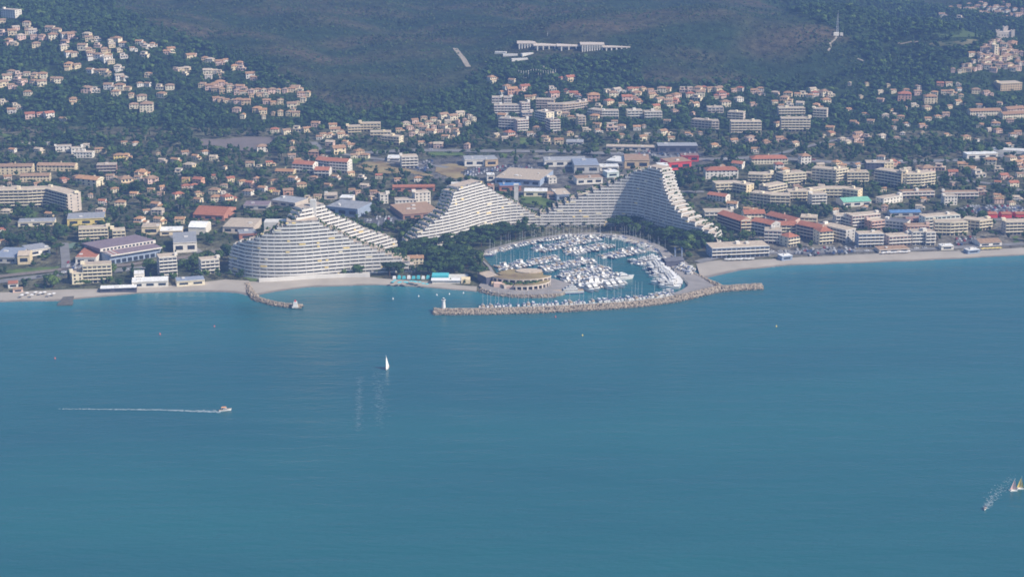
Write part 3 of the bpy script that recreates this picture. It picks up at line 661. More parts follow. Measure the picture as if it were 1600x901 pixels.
# west shore
slab('long bent grey white apartment slab of five storeys among dark trees', 'C', [(-60, 838), (0, 835), (300, 828), (490, 815), (715, 885)], 6, 15, 'beige', mark='the long bent apartment slab')
shed('long yellow gymnasium with flat grey roof and lawn before it', 'A', (558, 228), (870, 214), 6, 24, 'yellow', 'greyroof', 'gymnasium', win=True, mark='the yellow gymnasium')
shed('low cream school building below the bent apartment slab', 'A', (150, 236), (455, 226), 4, 14, 'ivory', 'greyroof', 'school_building')
slab('cream three storey apartment block between gymnasium and market hall', 'A', [(655, 362), (780, 356), (900, 350)], 4, 13, 'cream', mark='the cream block behind the market hall')
slab('short cream apartment block wing facing the sports court road', 'A', [(935, 350), (1042, 344)], 3, 12, 'cream')
shed('low hall with dark red roof beside the market hall', 'A', (628, 545), (800, 546), 6, 34, 'white', 'red', 'low_hall', mark='the red roofed low hall')
slab('cream beachfront apartment block with four balcony storeys by the west beach', 'A', [(692, 702), (930, 690)], 5, 13, 'ivory', mark='the cream beachfront block')
slab('three storey cream annex joined to the beachfront apartment block', 'A', [(600, 712), (690, 705)], 3, 12, 'ivory', style='w')
shed('blue grey workshop roof beside the railway lawn', 'A', (-60, 535), (140, 538), 5, 34, 'grey', 'slateblue', 'workshop')
shed('cream gabled workshop with tall window bays by round trees', 'A', (148, 548), (250, 545), 8, 18, 'cream', 'tanroof', 'workshop', form='gable')
shed('pale grey roofed workshop above the round trees', 'A', (252, 480), (420, 455), 5, 20, 'white', 'greyroof', 'workshop')
shed('white long beach pavilion with low upper storey at the sand edge', 'B', (38, 842), (378, 828), 5, 13, 'white', 'whiteroof', 'beach_pavilion', mark='the white beach pavilion')
shed('tall white end of the beach pavilion with square windows', 'B', (60, 800), (155, 796), 8.5, 9, 'white', 'whiteroof', 'beach_pavilion')
shed('beach restaurant with grey roof above a cream wall', 'B', (458, 826), (722, 808), 4, 12, 'ivory', 'slateblue', 'beach_restaurant', mark='the grey roofed beach restaurant')
shed('beach terrace on dark piles with white awning over the water edge', 'A', (830, 776), (1132, 764), 2.4, 9, 'dark', 'whiteroof', 'beach_terrace')
slab('six storey white banded apartment tower near the west beach', 'B', [(300, 752), (466, 738)], 6, 14, 'grey', band='white', mark='the six storey tower by the beach')
slab('small pinkish white apartment house of five storeys near the beach pyramid', 'B', [(690, 712), (860, 697)], 4, 12, 'white', mark='the small white apartment house')
shed('white walled hall with flat grey roof beside the railway', 'B', (428, 512), (650, 502), 9, 38, 'white', 'greyroof', 'warehouse', mark='the grey roofed hall by the railway')
shed('cream two storey school wing behind the grey roofed hall', 'B', (130, 340), (300, 337), 7, 14, 'cream', 'tanroof', 'school_building')
shed('flat cream roofed annex stretching behind the grey roofed hall', 'B', (300, 350), (510, 345), 4, 16, 'cream', 'whiteroof', 'school_building')
shed('white barn with rounded vault roof among dark trees', 'B', (568, 338), (732, 342), 7, 20, 'white', 'whiteroof', 'vaulted_hall', form='vault', win=False)
shed('hall with wide brick red roof and white skylights in the trees', 'B', (610, 195), (900, 210), 5, 36, 'terracotta', 'red', 'sports_hall', form='gable', skylights=8, mark='the brick red sports hall')
shed('hall with wide taupe roof behind the beach pyramid', 'B', (890, 325), (1180, 332), 6, 34, 'beige', 'tanroof', 'warehouse', mark='the taupe roofed hall')
shed('low terracotta walled hall squeezed behind the beach pyramid', 'B', (1045, 388), (1210, 378), 5, 16, 'terracotta', 'greyroof', 'warehouse')
shed('grey school hall with stepped flat roof behind the beach pyramid top', 'D', (1360, 800), (1610, 838), 5, 22, 'beige', 'greyroof', 'school_building')
shed('low hall with dull purple roof behind the small villas', 'D', (1070, 850), (1330, 852), 4, 18, 'grey', 'purple', 'school_building')
shed('red tiled beach house beside the west car park', 'A', (68, 745), (152, 740), 4, 10, 'white', 'red', 'beach_house', form='gable')
shed('pink beach hut on the sand of the west beach', 'A', (108, 782), (192, 776), 3, 6, 'pink', 'rose', 'beach_hut', form='gable')
# the market hall
def market_hall():
    p, q = ground(*fpx('A', 910, 548)), ground(*fpx('A', 1335, 478)); z = p[2]; P = [p[:2], q[:2]]; N = normals(P); dep = 52; h = 8
    o = (p[0], p[1], z); ro = thing('market_hall', 'large hall with sweeping brown roof and white clerestory band by the railway', 'building', o)
    L = math.hypot(q[0] - p[0], q[1] - p[1]); d = ((q[0] - p[0]) / L, (q[1] - p[1]) / L); n = N[0]; rz = math.atan2(d[1], d[0])
    at = lambda u, v: (p[0] + d[0] * u - n[0] * v, p[1] + d[1] * u - n[1] * v)
    w = MB(o); w.ribbon(P, offs(P, N, -dep), z - 3, z + h); w.build('wall', [wallm('bluegrey')], ro)
    r = MB(o); r.ribbon(offs(P, N, 3), offs(P, N, -14), z + h, z + h + 1.0, 1, 1, 0, 1)
    r.quad((*at(-2, 14), z + h + 3.6), (*at(L + 2, 14), z + h + 3.6), (*at(L + 2, dep + 2), z + h + .8), (*at(-2, dep + 2), z + h + .8)); r.quad((*at(-2, 14), z + h), (*at(-2, 14), z + h + 3.6), (*at(-2, dep + 2), z + h + .8), (*at(-2, dep + 2), z + h)); 
    R_ = r.build('roof', [roofm('purple'), wallm('white')], ro)
    c = MB(o); c.ribbon([at(-2, 13.8), at(L + 2, 13.8)], [at(-2, 14.2), at(L + 2, 14.2)], z + h + 1.0, z + h + 3.7); c.build('clerestory', [wallm('white')], R_)
    for k in range(14): s = MB(o); cc = at((k + .5) * L / 14, 13.7); s.box(cc[0], cc[1], z + h + 1.5, L / 14 * .6, .3, 1.6, rz); s.build('window', [GLASS], ro)
    for k in range(4): s = MB(o); a_ = at(1.5 + k * 2.2, -2); b_ = at(1.5 + k * 2.2, 12); s.ribbon([a_, b_], [(a_[0] + d[0] * .9, a_[1] + d[1] * .9), (b_[0] + d[0] * .9, b_[1] + d[1] * .9)], z + h + 1.0, z + h + 1.12); s.build('roof_stripe', [wallm('terracotta' if k % 2 else 'white')], R_)
    for k in range(9): s = MB(o); cc = at((k + .5) * L / 9, -.2); s.box(cc[0], cc[1], z + .5, L / 9 * .7, .2, 3.2, rz); s.build('window', [GLASS], ro)
    for u in range(0, int(L) + 1, 10):
        for v in range(5, dep, 10): cc = at(u, v); foot(cc[0], cc[1], 9, 6, 10)
    MARKS.append((*at(L / 2, 0), 'the market hall'))
market_hall()
# plain behind, west
for a_, b_, n_, lb in [((-40, 492), (345, 486), 3, 'long salmon terrace with tiled roof at the west edge of the plain'), ((385, 447), (785, 452), 2, 'second salmon terrace with uneven tiled roofs'), ((208, 562), (520, 556), 2, 'low tiled terrace before the salmon terraces')]:
    slab(lb, 'C', [a_, b_], n_, 11, 'cream', 'gable', 'w', name='terrace_row', group='tiled terrace rows', rc='rose')
slab('reddish brown three storey block among trees of the west plain', 'C', [(1010, 477), (1215, 472)], 3, 12, 'brown')
for a_, b_, n_, lb in [((580, 252), (748, 244), 2, 'white stepped terrace block cut into the wooded slope'), ((745, 272), (865, 262), 2, 'middle white stepped block on the slope terrace'), ((770, 312), (965, 314), 2, 'lowest white stepped block on the slope terrace')]:
    slab(lb, 'C', [a_, b_], n_, 10, 'white', 'flat', 'w', name='stepped_block', group='white stepped blocks on the west slope')
mb = MB(); P = [ground(*fpx('C', x, y))[:2] for x, y in ((150, 190), (330, 186), (520, 180))]; zz = ground(*fpx('C', 330, 186))[2]; mb.ribbon(P, offs(P, normals(P), -1), zz - 3, zz + 4); mb.build('retaining_wall', [CONC], label='long pale retaining wall on the west slope', category='wall')
for a_, b_, n_, lb in [((95, 497), (278, 512), 3, 'white residence with bright red roof, lowest western one of the group'), ((300, 462), (440, 480), 3, 'white residence with bright red roof, rearmost of the group'), ((425, 500), (582, 512), 4, 'four storey white residence with bright red roof beside the dry slope'), ((288, 532), (420, 536), 2, 'small white residence with bright red roof before the taller ones')]:
    slab(lb, 'E', [a_, b_], n_, 13, 'white', 'gable', 'b', name='residence', group='red roofed white residences', rc='red')
MARKS.append((*ground(*fpx('E', 380, 520))[:2], 'the red roofed white residences'))
slab('long low orange tiled house row below the red roofed residences', 'E', [(-60, 515), (105, 522)], 1, 10, 'cream', 'gable', 'w', name='terrace_row', group='tiled terrace rows', rc='orange')
for a_, b_, n_, lb in [((585, 172), (700, 168), 3, 'white stepped hillside block, west end of its row'), ((692, 142), (872, 142), 3, 'pinkish flat hillside block behind the stepped row'), ((780, 195), (962, 195), 2, 'white stepped hillside block in the middle of its row'), ((880, 250), (1035, 265), 3, 'white stepped hillside block, east end of its row')]:
    slab(lb, 'E', [a_, b_], n_, 11, 'ivory', 'flat', 'b', name='stepped_block', group='stepped hillside blocks', band='cream')
slab('pale modern block with scaffold like balconies above the dry slope', 'E', [(1058, 468), (1202, 462)], 4, 14, 'white', mark='the pale modern block above the dry slope')
shed('low white roofed depot beside the pale modern block', 'E', (930, 405), (1058, 405), 3, 16, 'white', 'whiteroof', 'depot')
shed('very long hall with red roof behind the white offices', 'E', (975, 672), (1350, 668), 4.5, 11, 'terracotta', 'red', 'long_hall', form='gable', mark='the long red roofed hall')
slab('white two storey office block behind the car park', 'E', [(1000, 803), (1190, 797)], 2, 12, 'white', 'flat', 'w', name='office_block')
slab('white four storey office with yellow panel beside the long red hall', 'E', [(1175, 792), (1312, 782)], 4, 12, 'white', 'flat', 'w', name='office_block', mark='the office with yellow panel')
slab('small blue white office block beside the car park trees', 'E', [(868, 782), (940, 778)], 3, 10, 'white', 'flat', 'w', name='office_block')
shed('supermarket with flat terracotta coloured roof west of the middle pyramid', 'V', (112, 352), (330, 332), 5, 44, 'brown', 'rose', 'supermarket', mark='the terracotta roofed supermarket')
shed('dark roofed hall with blue grey wall peeping behind the beach pyramid', 'U', (640, 318), (822, 338), 8, 30, 'bluegrey', 'greyroof', 'warehouse')
shed('white shed behind the dark roofed hall', 'E', (510, 772), (628, 775), 5, 12, 'white', 'whiteroof', 'depot')
shed('beige flat shed west of the white shed', 'E', (375, 742), (490, 740), 4, 12, 'beige', 'tanroof', 'depot')
shed('white industrial hall at the edge of the dealers yard', 'F', (555, 388), (756, 383), 7, 20, 'white', 'greyroof', 'warehouse')
shed('tan industrial hall adjoining the white one', 'F', (762, 388), (890, 382), 7, 20, 'tan', 'greyroof', 'warehouse', mark='the tan industrial hall')
shed('huge store with tan grey flat roof and grey blue wall behind the middle pyramid', 'F', (860, 558), (1310, 590), 6, 52, 'bluegrey', 'tanroof', 'store', mark='the huge flat roofed store')
shed('white cube building before the huge store', 'F', (778, 532), (856, 530), 6, 9, 'white', 'whiteroof', 'office_block')
shed('red brick shop with blue roof behind the middle pyramid', 'F', (905, 636), (1122, 632), 5, 14, 'terracotta', 'blue', 'shop_building')
shed('small pink shop beside the red brick shop', 'F', (788, 632), (852, 630), 5, 8, 'pink', 'red', 'shop_building')
shed('cream flat roofed depot beyond the meadow', 'F', (1150, 690), (1385, 692), 5, 14, 'ivory', 'whiteroof', 'depot')
shed('pink walled shop beside the grey store between the pyramids', 'F', (1382, 712), (1482, 712), 5, 10, 'pink', 'rose', 'shop_building')
shed('grey walled store with tan roof between two pyramids', 'F', (1480, 735), (1620, 728), 6, 26, 'bluegrey', 'tanroof', 'store')
slab('two storey white house under the two round trees', 'F', [(1400, 560), (1480, 556)], 2, 10, 'white', 'flat', 'w', name='office_block')
mb = MB(); p = ground(*fpx('F', 1072, 775)); mb = MB(p); mb.box(p[0], p[1], p[2] - 2, 4.2, 4.2, 22); mb.box(p[0], p[1], p[2] + 20, 5, 5, 1.2); mb.build('concrete_tower', [CONC], loc=p, label='slim pale concrete tower behind the middle pyramid', category='tower')
shed('long white warehouse along the motorway trees', 'G', (-60, 392), (362, 386), 6.5, 18, 'white', 'greyroof', 'warehouse', mark='the long white warehouse')
shed('store with slate blue flat roof and cars before it', 'G', (240, 455), (492, 452), 8, 34, 'grey', 'slateblue', 'store', mark='the slate blue roofed store')
shed('white canopied forecourt beside the slate blue roofed store', 'G', (500, 432), (690, 430), 4, 14, 'white', 'whiteroof', 'forecourt_canopy')
shed('tan store with reddish roof behind the tallest pyramid', 'G', (745, 408), (995, 410), 9, 30, 'tan', 'rose', 'store', mark='the tan store')
shed('grey white store wing west of the tan store', 'G', (560, 385), (742, 402), 6, 26, 'grey', 'whiteroof', 'store')
shed('bright red fronted store behind the tallest pyramid', 'G', (1195, 428), (1418, 408), 8, 22, 'red', 'rose', 'store', mark='the bright red store')
shed('white store corner next to the bright red store', 'G', (1098, 450), (1192, 445), 7, 14, 'white', 'whiteroof', 'store')
shed('dark red shop behind the bright red store', 'G', (1312, 338), (1492, 338), 6, 12, 'red', 'brownroof', 'shop_building')
shed('long dark low hall at the rear of the retail park', 'G', (1080, 248), (1482, 248), 7, 18, 'dark', 'greyroof', 'warehouse', mark='the long dark hall')
shed('white and pink low store between the round trees and the tall pyramid', 'G', (265, 572), (526, 558), 6, 14, 'white', 'rose', 'store')
shed('pale store behind the upper terraces of the tall pyramid', 'G', (570, 500), (690, 490), 5, 12, 'palegreen', 'whiteroof', 'store')
# east town
slab('white school with long red hipped roof on the rise behind the tall pyramid', 'H', [(138, 492), (452, 486)], 3, 14, 'white', 'hip', 'w', name='school_building', rc='red', mark='the red roofed school')
slab('long low house with brown red roof near the white villa', 'H', [(580, 352), (930, 346)], 2, 14, 'ivory', 'hip', 'w', name='long_house', rc='red')
slab('white two storey house before the brown red roof', 'H', [(808, 404), (892, 402)], 2, 9, 'white', 'hip', 'w', name='long_house', rc='red')
slab('tall white villa of three storeys on the terraced rise', 'H', [(1055, 352), (1152, 348)], 3, 11, 'white', 'hip', 'w', name='tall_villa', rc='terra', mark='the tall white villa')
for f_, pts, n_, wl, lb in [('H', [(545, 528), (690, 534), (795, 526)], 3, 'cream', 'cream apartment block, westernmost of the row on the east plain'), ('H', [(815, 528), (885, 558), (1100, 538)], 4, 'ivory', 'bent cream apartment block with four white banded storeys'),
        ('H', [(1155, 522), (1390, 546), (1505, 524)], 5, 'ivory', 'five storey cream block with white bands behind round trees'), ('H', [(1520, 528), (1600, 532)], 4, 'tan', 'tan narrow block between the two five storey blocks'),
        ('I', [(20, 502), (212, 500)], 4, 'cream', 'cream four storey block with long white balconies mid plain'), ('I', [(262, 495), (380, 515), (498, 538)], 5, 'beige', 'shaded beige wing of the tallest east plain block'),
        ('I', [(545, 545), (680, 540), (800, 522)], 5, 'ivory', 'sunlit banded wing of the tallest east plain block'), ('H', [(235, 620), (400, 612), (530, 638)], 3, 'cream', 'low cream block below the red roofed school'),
        ('H', [(735, 652), (915, 615)], 3, 'beige', 'slanting beige block above the dark trees'), ('H', [(560, 735), (760, 762), (950, 768)], 4, 'cream', 'cream angular block of four storeys above the rail line'),
        ('H', [(930, 700), (1110, 698), (1290, 668), (1450, 668), (1600, 688)], 3, 'cream', 'very long winding cream block across the east plain'), ('H', [(1156, 758), (1300, 752)], 4, 'white', 'white gridded front of the winding block')]:
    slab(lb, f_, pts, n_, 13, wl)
MARKS.append((*ground(*fpx('H', 1300, 560))[:2], 'the five storey cream block')); MARKS.append((*ground(*fpx('I', 600, 560))[:2], 'the tallest east plain block')); MARKS.append((*ground(*fpx('H', 1100, 720))[:2], 'the winding cream block'))
slab('cream tower like end of the tallest east plain block', 'I', [(500, 544), (542, 544)], 6, 14, 'cream', style='w')
slab('dark office block with purple front behind the east plain blocks', 'I', [(188, 412), (346, 414)], 4, 14, 'dark', style='w', name='office_block'); slab('cream end block joined to the dark office', 'I', [(350, 416), (432, 410)], 4, 12, 'cream', style='w', name='office_block')
slab('long pink terrace of two storeys, western one', 'I', [(510, 628), (800, 618)], 2, 11, 'pink', 'flat', 'b', name='terrace_row', group='pink terraces', rc='rose'); slab('long pink terrace of two storeys, eastern one', 'I', [(888, 634), (1192, 630)], 2, 11, 'pink', 'flat', 'b', name='terrace_row', group='pink terraces', rc='rose')
slab('white two storey row slanting below the western pink terrace', 'I', [(345, 688), (515, 655)], 2, 11, 'white', 'flat', 'w', name='terrace_row'); slab('white house group below the eastern pink terrace', 'I', [(888, 692), (1002, 688)], 3, 10, 'white', 'flat', 'w', name='terrace_row')
shed('sports hall with pale green roof and white arcades', 'I', (-15, 708), (236, 694), 5, 20, 'white', 'green', 'sports_hall', form='gable', mark='the green roofed sports hall')
shed('low shelter with deep blue roof on the east plain', 'K', (405, 222), (682, 216), 4, 12, 'grey', 'blue', 'shelter', form='gable', mark='the blue roofed shelter')
slab('white two storey school beside the rail line trees', 'J', [(130, 252), (405, 248)], 2, 14, 'white', 'flat', 'b', name='school_building')
slab('orange tiled long roof house under the red roofed school', 'H', [(150, 690), (330, 718)], 2, 10, 'white', 'gable', 'w', name='long_house', rc='red')
# beach hotel and the red roofed quarter
slab('long white beach hotel with three banded storeys on the east beach', 'J', [(198, 638), (480, 626), (748, 613)], 3, 20, 'bluegrey', 'flat', 'b', name='beach_hotel', mark='the white beach hotel')
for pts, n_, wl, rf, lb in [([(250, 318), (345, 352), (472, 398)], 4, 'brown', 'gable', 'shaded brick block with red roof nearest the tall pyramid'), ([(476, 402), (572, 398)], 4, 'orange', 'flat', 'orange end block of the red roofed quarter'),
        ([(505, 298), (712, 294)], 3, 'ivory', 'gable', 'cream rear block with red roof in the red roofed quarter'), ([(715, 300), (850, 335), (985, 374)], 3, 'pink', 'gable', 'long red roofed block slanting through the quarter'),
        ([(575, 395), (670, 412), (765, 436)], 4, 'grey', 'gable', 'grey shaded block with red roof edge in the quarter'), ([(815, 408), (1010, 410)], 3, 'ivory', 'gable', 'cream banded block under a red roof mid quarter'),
        ([(1010, 425), (1110, 448), (1235, 474)], 4, 'brown', 'gable', 'long brown block with bright red roof toward the beach'), ([(1230, 505), (1362, 494)], 4, 'ivory', 'hip', 'cream beach end block with bright red roof'),
        ([(700, 494), (866, 500)], 4, 'pink', 'flat', 'pink and white banded block behind the beach hotel'), ([(930, 530), (1036, 512)], 3, 'ivory', 'hip', 'cream corner house beside the beach car park')]:
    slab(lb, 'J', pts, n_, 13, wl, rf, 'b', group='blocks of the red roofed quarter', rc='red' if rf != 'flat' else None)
MARKS.append((*ground(*fpx('J', 800, 450))[:2], 'the red roofed quarter'))
slab('cream yellow block behind the red roofed quarter', 'J', [(1045, 362), (1205, 370)], 4, 13, 'cream'); slab('grey banded block slanting east of the red roofed quarter', 'J', [(1245, 435), (1360, 462), (1485, 495)], 4, 13, 'grey')
slab('pale block behind the grey banded block', 'J', [(1390, 322), (1560, 318)], 3, 12, 'white')
for pts, n_, wl, rf, rc_, lb in [([(62, 328), (310, 304)], 4, 'pink', 'flat', None, 'pink and cream block with rooftop terrace in the east town'), ([(235, 348), (352, 334)], 3, 'salmon', 'flat', None, 'salmon striped block before the pink and cream block'),
        ([(-20, 300), (58, 322)], 3, 'white', 'flat', None, 'white block west of the pink and cream block'), ([(360, 335), (455, 345), (552, 356)], 3, 'white', 'flat', 'darkroof', 'white row with dark slanting roofs in the east town'),
        ([(555, 312), (720, 304)], 2, 'brown', 'gable', 'brownroof', 'brown roofed market building in the east town'), ([(712, 338), (860, 326), (1022, 314)], 4, 'palegreen', 'flat', None, 'pale green white block, largest in the east town'),
        ([(1040, 325), (1200, 345), (1312, 330)], 3, 'cream', 'flat', None, 'cream flat roofed block east of the pale green one'), ([(798, 384), (940, 388), (1092, 378)], 4, 'ivory', 'flat', None, 'ivory block with many bays before the pale green one'),
        ([(550, 392), (752, 388)], 3, 'salmon', 'flat', 'rose', 'salmon block with long pale roof in the east town'), ([(118, 494), (342, 488)], 4, 'bluegrey', 'flat', None, 'blue grey banded block close to the east beach'),
        ([(392, 486), (588, 474)], 3, 'pink', 'flat', None, 'brownish pink block close to the east beach'), ([(598, 474), (702, 470)], 4, 'white', 'flat', None, 'white gridded block close to the east beach'),
        ([(722, 478), (806, 474)], 4, 'white', 'flat', None, 'white gridded twin block nearest the beach huts'), ([(1432, 384), (1640, 378)], 4, 'beige', 'flat', None, 'beige block at the east edge above a lawn')]:
    slab(lb, 'K', pts, n_, 12, wl, rf, 'b', group='blocks of the east town', rc=rc_)
MARKS.append((*ground(*fpx('K', 860, 360))[:2], 'the pale green white block')); MARKS.append((*ground(*fpx('K', 480, 490))[:2], 'the brownish pink block')); MARKS.append((*ground(*fpx('K', 1500, 390))[:2], 'the beige block above the lawn'))
shed('long low white hut on the east beach front', 'K', (860, 518), (972, 514), 3.2, 8, 'white', 'whiteroof', 'beach_hut'); shed('terracotta roofed beach restaurant at the east end', 'K', (1205, 490), (1400, 478), 3.4, 16, 'white', 'rose', 'beach_restaurant', form='gable', mark='the terracotta beach restaurant')
shed('tan terrace bar along the east beach', 'K', (305, 545), (575, 532), 2.6, 12, 'beige', 'rose', 'terrace_bar'); shed('white awning beach bar on the east shingle', 'K', (1098, 550), (1205, 540), 2.4, 7, 'bluegrey', 'whiteroof', 'beach_bar')
shed('small white beach hut with awning on the east shingle', 'J', (872, 660), (972, 650), 3.4, 8, 'bluegrey', 'whiteroof', 'beach_hut')
for x_, lb in ((1318, 'western'), (1445, 'middle'), (1572, 'eastern')): shed('%s red tent roof hall at the edge of the big car park' % lb, 'K', (x_ - 45, 234), (x_ + 45, 232), 4, 10, 'red', 'red', 'tent_hall', form='gable', win=False)
shed('white sheds along the motorway embankment', 'I', (1090, 280), (1365, 270), 5, 12, 'white', 'whiteroof', 'depot')
mb = MB(); P = [ground(*fpx('I', x, y))[:2] for x, y in ((1310, 232), (1450, 238), (1640, 248))]; zz = ground(*fpx('I', 1450, 238))[2]; mb.ribbon(P, offs(P, normals(P), -14), zz - 3, zz + 5); mb.build('retaining_wall', [CONC], label='pale motorway retaining wall at the east edge', category='wall')
# hill apartments, middle
for f_, pts, n_, wl, lb in [('N', [(175, 358), (270, 358)], 4, 'pink', 'pink block highest on the slope, western half'), ('N', [(290, 358), (366, 354)], 4, 'pink', 'pink block highest on the slope, eastern half'), ('N', [(196, 434), (460, 434)], 4, 'pink', 'long pink slope block with white balconies'), ('N', [(462, 438), (542, 432)], 5, 'pink', 'pink square end tower of the long slope block'),
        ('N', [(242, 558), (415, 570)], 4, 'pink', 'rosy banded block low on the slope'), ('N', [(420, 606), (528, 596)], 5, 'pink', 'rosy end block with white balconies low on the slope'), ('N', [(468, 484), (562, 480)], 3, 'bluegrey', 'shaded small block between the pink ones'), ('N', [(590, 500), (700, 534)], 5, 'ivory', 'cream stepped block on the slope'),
        ('N', [(700, 574), (740, 606), (832, 600)], 5, 'pink', 'pinkish stepped block below the cream one'), ('N', [(600, 378), (772, 374)], 4, 'tan', 'tan block on the slope above the curved one'), ('N', [(710, 425), (860, 420), (975, 396), (1098, 356)], 4, 'tan', 'long curved tan block climbing the slope'),
        ('N', [(1098, 436), (1235, 464), (1395, 462)], 3, 'ivory', 'cream banded slope block east of the curved one'), ('N', [(1478, 464), (1625, 460)], 3, 'ivory', 'cream banded slope block near the villas'), ('N', [(1008, 545), (1078, 540)], 4, 'cream', 'small cream block below the curved one'),
        ('O', [(498, 408), (660, 428), (716, 428)], 4, 'cream', 'cream ended block in the wood, westernmost of six'), ('O', [(783, 350), (906, 362)], 4, 'beige', 'beige block high in the wood beside the white one'), ('O', [(808, 454), (1046, 454)], 5, 'beige', 'wide beige block in the middle of the wood'),
        ('O', [(1182, 326), (1388, 320)], 4, 'beige', 'beige block highest on the east side of the wood'), ('O', [(1200, 428), (1428, 428)], 5, 'beige', 'wide beige block on the green slope'), ('O', [(1448, 350), (1556, 356)], 5, 'beige', 'narrow beige block at the east end of the wood'), ('O', [(628, 296), (752, 300)], 3, 'white', 'white modern block high in the wood'), ('O', [(135, 334), (272, 334)], 3, 'ivory', 'cream low block left of the wood')]:
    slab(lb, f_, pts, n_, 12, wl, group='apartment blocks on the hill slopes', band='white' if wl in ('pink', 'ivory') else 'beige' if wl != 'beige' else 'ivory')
MARKS += [(*ground(*fpx('N', 330, 440))[:2], 'the long pink slope block'), (*ground(*fpx('N', 900, 430))[:2], 'the curved tan block'), (*ground(*fpx('O', 930, 460))[:2], 'the wide beige block in the wood'), (*ground(*fpx('O', 1310, 430))[:2], 'the wide beige block on the green slope')]
shed('row of grey low sheds below the slope blocks', 'N', (890, 720), (1056, 722), 3.5, 14, 'grey', 'greyroof', 'depot'); shed('pale long hall behind the retail park trees', 'G', (560, 222), (1060, 232), 4, 10, 'beige', 'tanroof', 'warehouse')
slab('white block of three storeys at the top corner of the west hill', 'L', [(12, 118), (148, 118)], 4, 13, 'white', 'flat', 'w'); slab('white block at the foot of the west hill village', 'Q', [(700, 572), (766, 570)], 4, 13, 'ivory', 'hip', 'w', rc='rose')
slab('tan orange school in the valley below the old village', 'P', [(735, 642), (885, 634)], 3, 18, 'tan', 'flat', 'w', name='school_building'); slab('long white terrace with red roof in the east valley', 'P', [(522, 818), (742, 814)], 2, 12, 'ivory', 'gable', 'w', name='terrace_row', rc='terra'); slab('second white terrace with red roof in the east valley', 'P', [(752, 840), (910, 834)], 2, 12, 'ivory', 'gable', 'w', name='terrace_row', rc='terra'); slab('rear terrace with red roof in the east valley', 'P', [(785, 800), (910, 796)], 2, 12, 'pink', 'gable', 'w', name='terrace_row', rc='terra')
slab('salmon house with flat roof at the wood edge of the east valley', 'P', [(12, 712), (108, 710)], 3, 12, 'salmon', 'hip', 'w', name='long_house', rc='red'); slab('cream house with tower at the wood edge of the east valley', 'P', [(200, 732), (290, 730)], 3, 12, 'cream', 'hip', 'w', name='long_house')
slab('white square tower house in the old village', 'P', [(690, 402), (718, 402)], 5, 9, 'ivory', 'flat', 'w', name='tower_house'); slab('large pale hall of the castle quarter in the old village', 'P', [(758, 342), (850, 336)], 3, 12, 'pink', 'hip', 'w', name='long_house')
def castle():
    p = ground(*fpx('P', 765, 268)); ro = thing('castle', 'small stone castle with square keep above the old village', 'castle', p)
    m = wallm('beige'); mb = MB(); mb.box(0, 6, -4, 22, 14, 13); mb.build('wall', [m], ro)
    for x_, y_, h_, s_ in ((-11, 0, 11, 5), (11, 0, 11, 5), (2, 8, 15, 6.5)):
        mb = MB(); mb.box(x_, y_, -4, s_, s_, h_ + 4); t = mb.build('tower', [m], ro)
        for k in range(4): b2 = MB(); b2.box(x_ + (k % 2 - .5) * s_ * .8, y_ + (k // 2 - .5) * s_ * .8, h_, s_ * .25, s_ * .25, 1.2); b2.build('merlon', [m], t)
    for k in range(5): b2 = MB(); b2.box(-8 + k * 4, -1.02, 3, 1.2, .12, 2); b2.build('window', [GLASS], ro)
    foot(p[0], p[1] + 4, 18, 14, 12)
castle()
